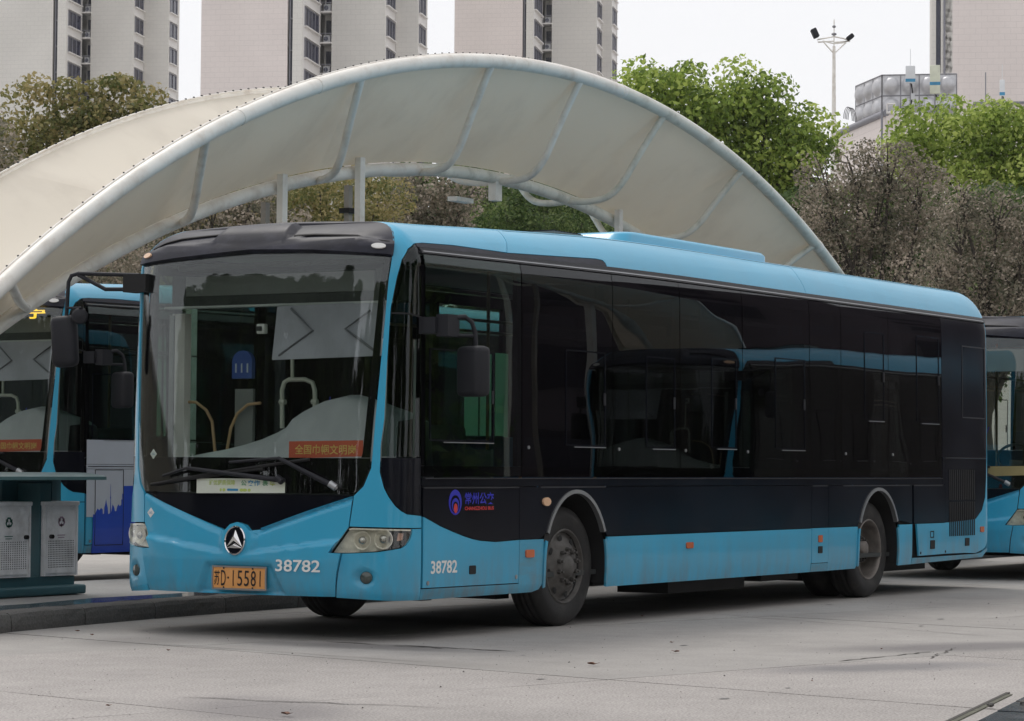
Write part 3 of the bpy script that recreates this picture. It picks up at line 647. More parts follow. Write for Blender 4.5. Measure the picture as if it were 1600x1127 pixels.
        # flap below driver
        SC = [p for p in SIDECURVE]
        P('black_skirt_panel', [(s+(.02 if s < .01 else 0), v+.004) for s, v in SC if s < 1.3]+[(1.376, .712), (1.376, 1.112), (.022, 1.112)], M['black'])
        P('black_skirt_panel', [(1.384, .713), (1.70, .712)]+[(x, y) for x, y in arch_pts(2.265, 0, 0) if y > .715 and x < 2.265]+[(2.265, 1.095), (2.265, 1.112), (1.384, 1.112)], M['black'])
        P('black_skirt_panel', [(2.265, 1.112), (2.265, 1.095)]+[(x, y) for x, y in arch_pts(2.265, 0, 0) if y > .715 and x > 2.266]+[(2.775, .713), (6.722, .716), (6.722, 1.112)], M['black'])
        fl = P('access_flap', [(s+(.02 if s < .01 else 0), v-.002) for s, v in SC if s < 1.3]+[(1.376, .706), (1.376, .378), (.022, .384)], M['blue'], off=.001)
        q = f([(.655, .470), (.745, .470), (.745, .525), (.655, .525)]); xs = [p[0] for p in q]
        patch('flap_latch', rrect(min(xs), .465, max(xs), .53, .01), M['dark'], fl, off=.006, th=.01)
        for s, v in ((.089, .418), (1.337, .425)):
            q = f([(s, v)])[0]; patch('flap_screw', circ(q[0], q[1], .017, 10), M['alu'], fl, off=.006, th=.006)
        P('sill', [(.004, .298), (1.60, .298), (1.70, .318), (1.74, .36), (1.752, .5), (1.752, .706), (1.384, .706), (1.384, .370), (.022, .376), (.004, .376)], M['blue_sill'])
        P('sill', [(2.782, .300), (6.727, .302), (6.727, .709), (2.778, .706)], M['blue'])
        fl = P('access_flap', [(6.733, .385), (7.105, .385), (7.105, .712), (6.733, .712)], M['blue'], off=.002)
        for v, nm, mm in ((.612, 'side_reflector', 'amber'), (.508, 'flap_latch', 'dark')):
            q = f([(6.916, v)])[0]; patch(nm, rrect(q[0]-.045, v-.033, q[0]+.045, v+.033, .01), M[mm], fl, off=.010, th=.012)
        P('black_skirt_panel', [(6.728, .719), (7.108, .719), (7.108, 1.112), (6.728, 1.112)], M['black'])
        P('sill', [(7.112, .303), (7.76, .306), (7.795, .34), (7.795, .712), (7.112, .712)], M['blue'])
        P('sill', [(6.733, .303), (7.106, .303), (7.106, .379), (6.733, .379)], M['blue_sill'])
        P('black_skirt_panel', [(7.114, .719), (7.76, .719)]+[(x, y) for x, y in arch_pts(8.31, 0, 0) if y > .725 and x < 8.31]+[(8.31, 1.095), (8.31, 1.112), (7.114, 1.112)], M['black'])
        P('black_skirt_panel', [(8.31, 1.112), (8.31, 1.095)]+[(x, y) for x, y in arch_pts(8.31, 0, 0) if y > .725 and x > 8.311]+[(9.165, .722), (9.165, 1.112)], M['black'])
        P('sill', [(8.828, .306), (9.165, .31), (9.165, .716), (8.828, .716)], M['blue'])
        P('black_skirt_panel', [(9.20, .724), (10.048, .724), (10.048, 1.112), (9.20, 1.112)], M['black'], off=.004)
        fl = P('access_flap', [(9.30, .392), (10.052, .397), (10.048, .717), (9.24, .717)], M['blue'], off=.02, th=.02)
        q = f([(9.652, .506)])[0]; patch('flap_latch', rrect(q[0]-.06, .455, q[0]+.06, .545, .01), M['dark'], fl, off=.026, th=.01)
        q = f([(9.64, .60)])[0]; frame_on('flap_lock', q[0]-.045, .575, q[0]+.045, .635, .012, M['dark'], fl, off=.023)
        for s in (9.34, 10.01):
            q = f([(s, .42)])[0]; patch('flap_screw', circ(q[0], q[1], .014, 8), M['dark'], fl, off=.024, th=.004)
        P('sill', [(9.17, .31), (11.12, .335), (11.25, .40), (11.25, .43), (11.10, .385), (10.92, .372), (9.17, .372)], M['blue_sill'])
        fl = P('engine_flap', [(10.062, .395), (10.60, .392), (10.92, .382), (11.14, .418), (11.2, .44), (11.262, .5), (11.30, .8), (11.32, 1.5), (11.33, 2.3), (11.32, 2.88), (11.272, 2.88), (11.262, 1.5), (11.236, 1.173), (11.201, .972), (11.105, .837), (10.924, .745), (10.062, .718)], M['blue'], off=0)
        q = f([(10.668, .505)])[0]; patch('flap_latch', rrect(q[0]-.06, .465, q[0]+.06, .55, .01), M['dark'], fl, off=.006, th=.01)
        P('black_rear_panel', [(10.062, .724), (10.920, .751), (11.10, .843), (11.195, .976), (11.230, 1.175), (11.24, 1.392), (10.062, 1.392)], M['black'])
        P('black_rear_panel', [(9.985, 1.400), (11.245, 1.400), (11.256, 1.7), (11.262, 2.832), (9.985, 2.832)], M['black'], off=-.002)
        P('black_rear_panel', [(9.985, 1.120), (10.055, 1.120), (10.055, 1.392), (9.985, 1.392)], M['black'])
        frame_on('rear_hatch', *(lambda q: (min(q[0][0], q[1][0]), 1.83, max(q[0][0], q[1][0]), 2.59))(f([(10.55, 1.8), (11.2, 2.6)])), .012, M['rail'], b, off=.003, th=.006)
        # vent slats: two banks
        for k in range(14):
            s = 10.165+k*.0535
            for v0, v1 in ((.955, 1.275), (.575, .935)):
                sl_ = patch('vent_slat', f([(s, v0), (s+.026, v0), (s+.026, v1), (s, v1)]), M['dark'], b, off=.005, th=.012)
        # lamps on the side
        for s, v, w_, h_, mm, nm in ((1.532, .599, .062, .030, 'amber', 'side_reflector'), (4.226, .607, .062, .026, 'amber', 'side_reflector'), (11.093, .634, .05, .03, 'amber', 'side_reflector')):
            q = f([(s, v)])[0]; patch(nm, rrect(q[0]-w_, v-h_, q[0]+w_, v+h_, .014), M[mm], b, off=.012, th=.015)
        q = f([(1.785, .998)])[0]; patch('side_lamp', circ(q[0], q[1], .06, 14, .034), M['warmlens'], b, off=.015, th=.02)
        # light lines (seam caps) under the waist
        for a, c in ((.03, 1.37), (1.70, 2.74), (6.75, 7.09), (7.45, 9.10), (9.2, 9.97)): P('seam_cap', [(a, 1.106), (c, 1.106), (c, 1.116), (a, 1.116)], M['rail'], off=.005, th=.006)
        P('seam_cap', [(10.06, 1.393), (11.22, 1.394), (11.22, 1.403), (10.06, 1.402)], M['rail'], off=.005, th=.006)
        # under layer
        for (s0, s1, v0) in ((-.30, 1.70, .305), (2.83, 7.74, .31), (8.88, 11.2, .345)):
            P('inner_skirt', [(s0, v0), (s1, v0), (s1, 1.185), (s0, 1.185)], M['dark'], off=-.032, th=.01)
        for sc in (2.265, 8.31):
            P('inner_skirt', [(sc-.525, 1.10), (sc+.525, 1.10), (sc+.525, 1.185), (sc-.525, 1.185)], M['dark'], off=-.032, th=.01)
            # arch trim and flange
            ap = arch_pts(sc, 0, 0, n=28, a=.509, top=1.079)
            up = [p for p in ap if p[1] > .72]; 
            mb = MB()
            def trim(pts, m, nm, out, deep):
                mb = MB(); V = []
                for i, p in enumerate(pts):
                    nx, ny = p[0]-sc, (p[1]-.5)*.8; l = math.hypot(nx, ny) or 1; nx /= l; ny /= l
                    a0 = f([(p[0]+nx*.012, p[1]+ny*.012)])[0]; a1 = f([(p[0]-nx*.018, p[1]-ny*.018)])[0]
                    V += [S(*a0, .0), S(*a0, out), S(*a1, out), S(*a1, -deep)]
                for i in range(len(pts)-1):
                    for k in range(3): mb.add([V[i*4+k], V[i*4+k+1], V[i*4+5+k], V[i*4+4+k]], [(0, 1, 2, 3)], True)
                return mb.build(nm, m, b)
            trim(up, M['alu'] , 'arch_trim', .012, .03)
            lo = lambda sg: [(sc+sg*.509, .33), (sc+sg*.511, .42), (sc+sg*.509, .5)]+[p for p in (ap if sg < 0 else ap[::-1]) if .5 < p[1] < .72 and (p[0]-sc)*sg > 0]
            trim(lo(-1), M['blue'], 'arch_flange', .012, .05); trim(lo(1), M['blue_sill'], 'arch_flange', .006, .012)
            # wheel housing
            mb = MB(); V = []; pts = [(sc-.51, .33)]+ap+[(sc+.51, .33)]
            for p in pts:
                q = f([p])[0]; x, y, z = S(q[0], q[1], 0); yy = y+.02 if near else y-.02; y2 = .75 if near else BW-.75
                V += [(x, yy, z), (x, y2, z)]
            mb.add(V, [(2*i, 2*i+1, 2*i+3, 2*i+2) for i in range(len(pts)-1)], True)
            mb.add([V[2*i+1] for i in range(len(pts))], [tuple(range(len(pts)))])
            mb.build('wheel_housing', M['dark'], b)
    side(lambda p: p, True); side(MIR, False)
    # logo on the near side flap
    lg = poly_on('operator_logo', circ(.454, 1.003, .090, 28, .094), M['logoblue'], b, off=.003)
    for (rx, ry, cv, mm) in ((.066, .066, .990, 'black'), (.052, .052, .982, 'logoblue'), (.036, .036, .972, 'black'), (.026, .036, .958, 'logored')):
        poly_on('logo_ring', circ(.454, cv, rx, 20, ry), M[mm], lg, off=.0035+.0012*(.08-rx)/.01*.5)
    text_on('logo_lettering', '常州公交', .588, .985, 1.004, 1.076, M['logoblue'], lg, off=.003, bold=.02)
    text_on('logo_lettering', 'CHANGZHOU BUS', .586, .943, 1.000, .970, M['logored'], lg, off=.003, bold=.03)
    # ---------------- rear
    s0, s1 = LS+AR+.0, LS+AR+BW-2*RR
    patch('rear_corner', [(11.325, 2.88), (11.335, 2.3), (11.325, 1.5), (11.31, .9), (11.27, .5), (11.255, .40), (s0+.1, .42), (s0+.1, VMAX), (11.385, VMAX), (11.365, 2.94)], M['blue'], b)
    patch('rear_corner', MIR([(11.325, 2.88), (11.335, 2.3), (11.325, 1.5), (11.31, .9), (11.27, .5), (11.255, .40), (s0+.1, .42), (s0+.1, VMAX), (11.385, VMAX), (11.365, 2.94)]), M['blue'], b)
    patch('rear_window', [(s0+.11, 1.75), (s1-.11, 1.75), (s1-.11, 2.75), (s0+.11, 2.75)], M['side_glass'], b, off=-.003, th=.006, dsf=.3)
    patch('engine_cover', [(s0+.105, .42), (s1-.105, .42), (s1-.105, 1.744), (s0+.105, 1.744)], M['blue'], b, dsf=.3)
    patch('rear_top_panel', [(s0+.105, 2.756), (s1-.105, 2.756), (s1-.105, VMAX), (s0+.105, VMAX)], M['blue'], b, dsf=.3)
    for s in (s0+.28, s1-.28):
        for v in (.8, .98, 1.16): patch('tail_lamp', circ(s, v, .075, 16), M['red_lens'] if v != .98 else M['amber'], b, off=.015, th=.02)
    # ---------------- roof deck
    for nm, sa, sb, mm in (('roof_front', -AF/2+.001, .0, 'domeblack'), ('roof_deck', .0, LS+AR+.0, 'blue'), ('roof_tail', LS+AR, LS+AR+1.12, 'blue')):
        st = []
        n = 16 if nm == 'roof_front' else (24 if nm == 'roof_deck' else 4)
        mb = MB(); V = []
        for i in range(n+1):
            s = sa+(sb-sa)*i/n; p = Vector(S(s, VMAX-.002))
            if nm == 'roof_tail': q = Vector((p.x, BW-p.y, p.z))
            else: q = Vector(S(-AF-s, VMAX-.002))
            for k in range(9):
                t = k/8; r = p.lerp(q, t); r.z += .03*math.sin(math.pi*t)*min(1, (q-p).length/2); V.append(r)
        mb.add(V, [(i*9+k, (i+1)*9+k, (i+1)*9+k+1, i*9+k+1) for i in range(n) for k in range(8)], True)
        orient(mb.build(nm, M[mm], b))
    # roof pod
    def ring(x0, x1, y0, y1, z, r, n=5):
        P = []
        for cx, cy, a0 in ((x1-r, y0+r, -90), (x1-r, y1-r, 0), (x0+r, y1-r, 90), (x0+r, y0+r, 180)):
            for i in range(n+1):
                a = R_(a0+90*i/n); P.append((cx+r*math.cos(a), cy+r*math.sin(a), z))
        return P
    mb = MB(); rings = [ring(1.70, 4.72, .50, 2.06, 3.12, .15), ring(1.80, 4.71, .51, 2.05, 3.295, .15), ring(1.92, 4.69, .54, 2.02, 3.325, .15), ring(2.05, 4.62, .62, 1.94, 3.335, .14)]
    V = [p for r in rings for p in r]; n = len(rings[0])
    mb.add(V, [(i*n+k, i*n+(k+1) % n, (i+1)*n+(k+1) % n, (i+1)*n+k) for i in range(3) for k in range(n)], True); mb.add(rings[3], [tuple(range(n))])
    orient(mb.build('roof_pod', M['blue'], b))
    mb = MB(); mb.box((1.25, 1.3, 3.235), (.5, 1.1, .06)); rg = mb.build('roof_grille', M['int_grey'], b)
    for k in range(10): MB().box((1.02+k*.05, 1.3, 3.27), (.02, 1.08, .012)).build('grille_bar', M['plastic'], rg)
    # ---------------- wheels
    def wheel(x, far, rear):
        sg = 1 if not far else -1; y0 = .10 if not far else BW-.10
        T = lambda prof: [(r, y0+sg*h) for r, h in prof]
        mb = MB(); R0 = .478
        mb.lathe(T([(.288, .020), (.305, .004), (.34, -.004), (.39, -.010), (.425, -.004), (.452, .012), (.470, .030), (R0, .05), (R0, .078), (R0-.012, .082), (R0-.012, .092), (R0, .096), (R0, .13), (R0-.012, .134), (R0-.012, .144), (R0, .148), (R0, .182), (R0-.012, .186), (R0-.012, .196), (R0, .2), (R0, .225), (.455, .26), (.39, .285), (.30, .27)]), (x, 0, .478), n=48)
        wh = mb.build('wheel', M['rubber'], b)
        mb = MB()
        if rear: pr = [(.300, .005), (.292, -.004), (.284, .004), (.276, .03), (.270, .12), (.262, .175), (.235, .185), (.15, .18), (.14, .11), (.085, .10), (.08, .04), (.055, .03), (.001, .03)]
        else: pr = [(.300, .005), (.292, -.004), (.284, .004), (.272, .04), (.262, .052), (.235, .035), (.19, .004), (.165, -.012), (.10, -.014), (.09, -.03), (.062, -.058), (.001, -.062)]
        mb.lathe(T(pr), (x, 0, .478), n=40); rm = mb.build('rim', M['rimlight' if rear else 'rim'], wh)
        for k in range(10):
            a = 2*math.pi*(k+.5)/10; rr = .135 if not rear else .112; h = -.014 if not rear else .105
            mb = MB(); mb.lathe([(.020, y0+sg*h), (.020, y0+sg*(h-.03)), (.011, y0+sg*(h-.032)), (.011, y0+sg*(h-.052)), (.001, y0+sg*(h-.053))], (x+rr*math.cos(a), 0, .478+rr*math.sin(a)), n=6, smooth=False); mb.build('wheel_nut', M['rim'], wh)
        if not rear:
            for k in range(8):
                a = 2*math.pi*k/8+.2; mb = MB(); q = (x+.225*math.cos(a), 0, .478+.225*math.sin(a))
                mb.lathe([(.030, y0+sg*.018), (.026, y0+sg*.016), (.001, y0+sg*.016)], q, n=10); mb.build('hand_hole', M['dark'], wh)
            mb = MB(); mb.lathe([(.275, y0+sg*.03), (.268, y0+sg*.052), (.001, y0+sg*.054)], (x, 0, .478), n=24); mb.build('brake_drum', M['dark'], wh)
        if rear:
            mb = MB(); mb.lathe(T([(.288, .35), (.34, .33), (.45, .34), (R0, .37), (R0, .54), (.45, .57), (.34, .58)]), (x, 0, .478), n=32); mb.build('inner_tyre', M['rubber'], wh)
    wheel(.095, False, False); wheel(.095, True, False); wheel(6.14, False, True); wheel(6.14, True, True)
    MB().box((3.3, BW/2, .36), (10.6, 1.06, .05)).build('floor_underside', M['dark'], b)
    for x0, x1 in ((-2.0, -.55), (.8, 5.45), (6.85, 8.6)):
        for y in (.49, BW-.49): MB().box(((x0+x1)/2, y, .33), (x1-x0, .5, .07)).build('floor_underside', M['dark'], b)
    for x, y, dx, dy, dz in ((2.9, .5, 1.5, .5, .24), (4.5, .6, .8, .6, .16), (3.5, 1.9, 1.2, .6, .22), (8.2, 1.3, 1.2, 1.4, .2), (-1.55, .5, .14, .3, .08), (.095, 1.28, .2, 1.2, .2), (6.14, 1.3, .3, 1.2, .3)): MB().box((x, y, .30), (dx, dy, dz)).build('underbody_tank', M['dark'], b)
    # ---------------- mirrors
    mb = MB(); mb.box((-2.16, -.06, 2.29), (.10, .14, .12)); mb.box((-2.10, -.17, 2.29), (.16, .10, .16)); mr = mb.build('left_mirror', M['plastic'], b)
    mb = MB(); mb.tube([(-2.06, -.2, 2.35), (-1.98, -.24, 2.36), (-1.93, -.27, 2.32), (-1.92, -.29, 2.25), (-1.92, -.3, 2.12)], .018, 8); mb.tube([(-2.05, -.2, 2.22), (-1.93, -.28, 2.22)], .014, 8); mb.build('mirror_arm', M['plastic'], mr)
    mb = MB(); Rm = Matrix.Rotation(R_(-20), 3, 'Z'); mb.bevbox((-1.97, -.31, 1.96), (.14, .27, .37), .045, Rm); mb.build('mirror_housing', M['plastic'], mr)
    mb = MB(); mb.box((-2.42, 2.42, 2.65), (.16, .22, .135)); mr = mb.build('right_mirror', M['dark'], b)
    mb = MB(); mb.tube([(-2.46, 2.40, 2.712), (-2.55, 2.93, 2.735), (-2.56, 2.99, 2.72), (-2.57, 3.01, 2.67), (-2.58, 3.02, 2.36)], .016, 8); mb.tube([(-2.44, 2.42, 2.605), (-2.5, 2.70, 2.61), (-2.55, 2.93, 2.725)], .016, 8); mb.tube([(-2.58, 3.015, 2.47), (-2.6, 2.85, 2.465)], .010, 6); mb.build('mirror_arm', M['plastic'], mr)
    mb = MB(); mb.bevbox((-2.58, 3.03, 2.21), (.12, .21, .40), .05, Matrix.Rotation(R_(10), 3, 'Z') @ Matrix.Rotation(R_(-4), 3, 'X')); mb.build('mirror_housing', M['plastic'], mr)
    mb = MB(); mb.lathe([(.001, -.015), (.045, -.01), (.065, .0), (.06, .012), (.001, .016)], (0, 0, 0), 'X', n=18)
    Rr = Matrix.Rotation(R_(35), 3, 'Z') @ Matrix.Rotation(R_(-20), 3, 'X'); mb.v = [tuple(Rr @ Vector(p)+Vector((-2.6, 2.87, 2.40))) for p in mb.v]; mb.build('round_mirror', M['plastic'], mr)
    # ---------------- interior
    def I(nm, mb, m, p=None): return mb.build(nm, M[m], p or b)
    I('cabin_floor', MB().box((3.4, BW/2, .42), (11.0, 2.36, .04)), 'int_dark')
    I('cabin_ceiling', MB().box((3.6, BW/2, 2.90), (10.8, 2.1, .04)), 'int_light')
    I('cabin_ceiling', MB().box((-1.95, BW/2, 2.78), (.5, 1.9, .04)), 'int_dark')
    I('rear_bulkhead', MB().box((8.6, BW/2, 1.6), (.05, 2.34, 2.3)), 'int_grey')
    # dashboard
    mb = MB(); prof = [(2.40, 1.30), (2.2, 1.335), (2.02, 1.367), (1.84, 1.395), (1.656, 1.437), (1.5, 1.48), (1.356, 1.535), (1.25, 1.59), (1.15, 1.641), (1.05, 1.70), (.945, 1.747), (.86, 1.782), (.782, 1.798), (.70, 1.797), (.643, 1.785), (.5, 1.74), (.3, 1.68), (.2, 1.62)]
    V = []
    for y, z in prof: V += [(-2.0-.42*max(0, math.sin(math.pi*y/BW))**.5, y, min(z, 1.30)), (-2.08-.1*(1 if y < 1.2 else 0), y, z-.07*(z-1.25)), (-1.95, y, z), (-1.75, y, z-.03), (-1.6, y, .5)]
    mb.add(V, [(i*5+k, i*5+k+1, i*5+6+k, i*5+5+k) for i in range(len(prof)-1) for k in range(4)], True); orient(I('dashboard', mb, 'dash'))
    mb = MB(); mb.add([(-2.31, 1.58, 1.325), (-2.22, 1.40, 1.372), (-2.20, 1.17, 1.396), (-2.33, 1.14, 1.345), (-2.36, 1.4, 1.33)], [(0, 1, 2, 3, 4)]); I('loose_papers', mb, 'white')
    MB().tube([(-2.02, 1.02, 1.345), (-2.0, .95, 1.70), (-2.05, .90, 1.78)], .006, 5).build('cable', M['logoblue'], b)
    I('dashboard_apron', MB().box((-2.05, BW/2, .9), (.5, 2.1, .72)), 'int_dark')
    mb = MB(); mb.tube([(-1.62+.04*math.cos(a*math.pi/12)*0, .72+.23*math.cos(a*math.pi/12), 1.42+.16*math.sin(a*math.pi/12)) for a in range(25)], .017, 6); I('steering_wheel', mb, 'int_dark')
    # blind with folded arms
    bl = I('sun_blind', MB().add([(-2.36, 1.215, 2.05), (-2.30, .262, 2.07), (-2.22, .25, 2.475), (-2.28, 1.228, 2.455)], [(0, 1, 2, 3)]).add([(-2.35, 1.215, 2.05), (-2.29, .262, 2.07), (-2.21, .25, 2.475), (-2.27, 1.228, 2.455)], [(3, 2, 1, 0)]), 'blind')
    mb = MB()
    for a, c, d in (((1.10, 2.436), (.885, 2.266), (1.16, 2.082)), ((.40, 2.405), (.60, 2.274), (.29, 2.087))):
        fx = lambda p: (-2.30-.02+(p[1]-2.07)*.18-.035*(p[0]-.26), p[0], p[1])
        mb.tube([fx(a), fx(c), fx(d)], .009, 6)
    mb.build('blind_arm', M['blind_mark'], bl)
    mb = MB(); mb.box((-2.02, BW/2, 2.60), (.25, 2.1, .24)); I('route_display', mb, 'int_dark'); I('display_screen', MB().box((-2.155, BW/2+.03, 2.635), (.012, 1.75, .15)), 'int_grey')
    I('display_visor', MB().box((-2.2, BW/2, 2.47), (.08, 2.1, .016)), 'int_light')
    I('inner_post', MB().box((-2.02, 2.33, 1.86), (.08, .12, 1.15)), 'pale_post')
    I('inner_post', MB().box((-2.28, 2.22, 1.86), (.02, .04, 1.1)), 'int_grey')
    I('inner_post', MB().box((-2.09, .10, 1.76), (.035, .04, .86)), 'pale_post'); I('inner_post', MB().box((-2.385, .19, 1.76), (.03, .03, .86)), 'pale_post')
    mb = MB(); mb.tube([(-2.0, 2.34, 1.755), (-2.0, 2.2, 1.75), (-2.0, 2.10, 1.69), (-2.0, 2.04, 1.60), (-2.0, 2.0, 1.30)], .012, 8); I('handrail', mb, 'handrail_y')
    mb = MB(); mb.tube([(-2.0, 1.90, 1.35), (-2.0, 1.86, 1.55), (-2.0, 1.80, 1.66), (-2.0, 1.70, 1.73), (-2.0, 1.58, 1.74)], .012, 8); I('handrail', mb, 'handrail_y')
    mb = MB(); mb.tube([(-1.9, 1.36, 2.30), (-1.9, 1.357, 1.92)], .014, 8); mb.tube([(-1.9, 1.447, 1.55), (-1.9, 1.452, 1.84), (-1.9, 1.43, 1.90), (-1.9, 1.39, 1.92), (-1.9, 1.24, 1.92), (-1.9, 1.17, 1.895), (-1.9, 1.146, 1.84), (-1.9, 1.142, 1.62)], .018, 8); mb.tube([(-1.9, 1.47, 1.75), (-1.9, 1.42, 1.75)], .022, 6); mb.tube([(-1.9, 1.17, 1.75), (-1.9, 1.12, 1.75)], .022, 6); I('pole_loop', mb, 'handrail')
    mb = MB(); mb.tube([(-2.0, 1.36, 1.50), (-2.02, 1.33, 1.47), (-2.02, 1.28, 1.47), (-2.0, 1.26, 1.52), (-1.98, 1.27, 1.56)], .016, 8); I('hand_strap', mb, 'white')
    bd = I('notice_stand', MB().box((-1.95, 1.765, 1.60), (.03, .17, .50)), 'int_grey')
    mb = MB(); n = 10; V = [(-1.98, 1.68, 1.93), (-1.98, 1.87, 1.93)]+[(-1.98, 1.775+.095*math.cos(math.pi*k/n), 2.06+.085*math.sin(math.pi*k/n)) for k in range(n+1)]
    V2 = [(-1.94, y, z) for _, y, z in V]; nn_ = len(V); mb.add(V+V2, [tuple(range(nn_)), tuple(range(nn_, 2*nn_))]+[(i, (i+1) % nn_, nn_+(i+1) % nn_, nn_+i) for i in range(nn_)]); o = orient(mb.build('notice_board', M['boardblue'], bd))
    for k, y in enumerate((1.83, 1.775, 1.72)): MB().box((-1.984, y, 2.01), (.006, .012, .07)).build('board_lettering', M['adwhite'], bd)
    I('camera_unit', MB().bevbox((-2.1, 1.50, 2.30), (.05, .075, .075), .01), 'white'); I('camera_unit', MB().box((-2.14, 1.50, 2.30), (.03, .035, .035)), 'int_dark')
    I('cabin_partition', MB().box((-.95, .6, .95), (.04, .9, .9)), 'int_grey')
    I('driver_seat', MB().bevbox((-1.2, .62, .95), (.45, .48, .14), .05).bevbox((-1.0, .62, 1.28), (.14, .48, .62), .05), 'int_dark')
    # added translucent sheets stand in for bright green light through the far windows
    for x0, x1 in ((2.30, 2.53), (2.57, 2.76), (2.84, 3.06)): I('green_light_sheet', MB().box(((x0+x1)/2, 2.44, 1.90), (x1-x0, .01, .86)), 'green_light')
    k = 0
    for x in (1.4, 2.4, 3.3, 4.2, 5.3, 6.2, 7.1, 8.0):
        for y in (.35, .80, 1.80, 2.20):
            if x < 2 and y < 1: continue
            k += 1; z = .42 if x < 4.8 else .72
            I('passenger_seat', MB().bevbox((x, y, z+.42), (.42, .40, .06), .02).bevbox((x+.2, y, z+.78), (.06, .40, .68), .02), 'seat')
    for x in (0.2, 2.0, 4.0, 6.0):
        for y in (.9, 1.66): I('grab_pole', MB().tube([(x, y, .45), (x, y, 2.88)], .016, 6), 'handrail_y')
    for y in (.8, 1.76): I('grab_rail', MB().tube([(-.6, y, 2.45), (8.3, y, 2.45)], .014, 6), 'handrail_y')
    return root
main_bus = build_bus()
# ------------------------------------------------------------------ other buses
KIDS = {}
for c_ in bpy.data.objects:
    if c_.parent: KIDS.setdefault(c_.parent.name, []).append(c_)
def bus_copy(loc, rz, label, skip=()):
    c = copy_tree(main_bus, None, skip, KIDS); c.location = loc; c.rotation_euler = (0, 0, rz); c['label'] = label; c['group'] = 'city buses parked in the bus station'; return c
main_bus['group'] = 'city buses parked in the bus station'
bus2 = bus_copy((4.8, 7.2, .06), 0, 'blue bus behind the recycling bins with a blue skyline advert on its side', ('fleet_number', 'operator_logo', 'number_plate', 'paper_sign', 'gas_diamond', 'notice_stand'))
for c_ in list(bus2.children): pass
adv = patch('advert_panel', [(.02, 1.204), (.95, 1.204), (.95, 1.452), (.02, 1.452)], M['adwhite'], bus2, off=.008, th=.006)
adv2 = patch('advert_panel', [(.02, .665), (.95, .665), (.95, 1.152), (.02, 1.152)], M['adwhite'], bus2, off=.008, th=.006)
patch('advert_edge', [(.02, 1.156), (.95, 1.156), (.95, 1.200), (.02, 1.200)], M['adwhite'], bus2, off=.005, th=.004)
sk = [(.12, .30), (1.1, .30), (1.1, .98), (.60, .98), (.60, .90), (.585, .90), (.585, .84), (.57, .84), (.57, .79), (.545, .77), (.52, .79), (.50, .76), (.49, .72), (.465, .72), (.455, .76), (.43, .79), (.415, .73), (.405, .70),
      (.402, .78), (.400, .84), (.404, .86), (.400, .88), (.397, 1.0), (.394, .88), (.390, .86), (.394, .84), (.392, .78), (.388, .70), (.36, .69), (.35, .76), (.335, .80), (.325, .84), (.315, .80), (.30, .76), (.295, .70), (.275, .69), (.27, .74), (.245, .755), (.22, .73), (.19, .75), (.17, .72), (.15, .69), (.12, .69)]
patch('skyline_print', sk, M['adblue'], adv2, off=.0105, th=.002, back=False)
frame_on('flap_outline', .15, .375, .60, 1.145, .006, M['dark'], adv2, off=.013, th=.003)
# amber destination lettering in the windshield
for i, ch in enumerate(('天', '宁')):
    s0 = -1.10+i*.30; text_on('display_lettering', ch, s0, 2.685, s0+.24, 2.815, M['led'], bus2, off=-.05, bold=.03)
bus3 = bus_copy((13.59, .02, 0), 0, 'blue bus parked directly behind the foreground bus, partly in view at the right edge', ('fleet_number', 'operator_logo', 'number_plate', 'paper_sign', 'gas_diamond', 'red_banner', 'notice_stand', 'sun_blind', 'right_mirror', 'green_light_sheet', 'dashboard', 'display_screen', 'inner_post', 'loose_papers', 'cabin_ceiling', 'display_visor'))
patch('yellow_route_board', [(-.95, 1.20), (-.42, 1.22), (-.42, 1.30), (-.44, 1.325), (-.95, 1.315)], M['yellowboard'], bus3, off=.004, th=.004)
patch('windshield_paper', [(-1.0, 2.42), (-.55, 2.42), (-.55, 2.68), (-1.0, 2.68)], M['int_grey'], bus3, off=-.016, th=.004)
bus4 = bus_copy((16.8, -8.06, 0), 0, 'blue bus across the lane, outside the picture, mirrored in the dark windows', ('fleet_number', 'operator_logo', 'number_plate', 'paper_sign', 'red_banner', 'passenger_seat', 'grab_pole', 'driver_seat', 'notice_stand', 'roof_pod', 'green_light_sheet'))

# ------------------------------------------------------------------ ground, slabs, kerb, platform
def structure(o): o['kind'] = 'structure'; return o
g = MB(); g.add([(-400, -400, -.014), (900, -400, -.014), (900, 700, -.014), (-400, 700, -.014)], [(0, 1, 2, 3)]); ground = structure(g.build('ground', M['ground']))
lane = structure(empty('bus_lane_slabs'))
jr = random.Random(3)
DX = Vector((1, -.26, 0)).normalized(); DY = Vector((-.20, -1, 0)).normalized()
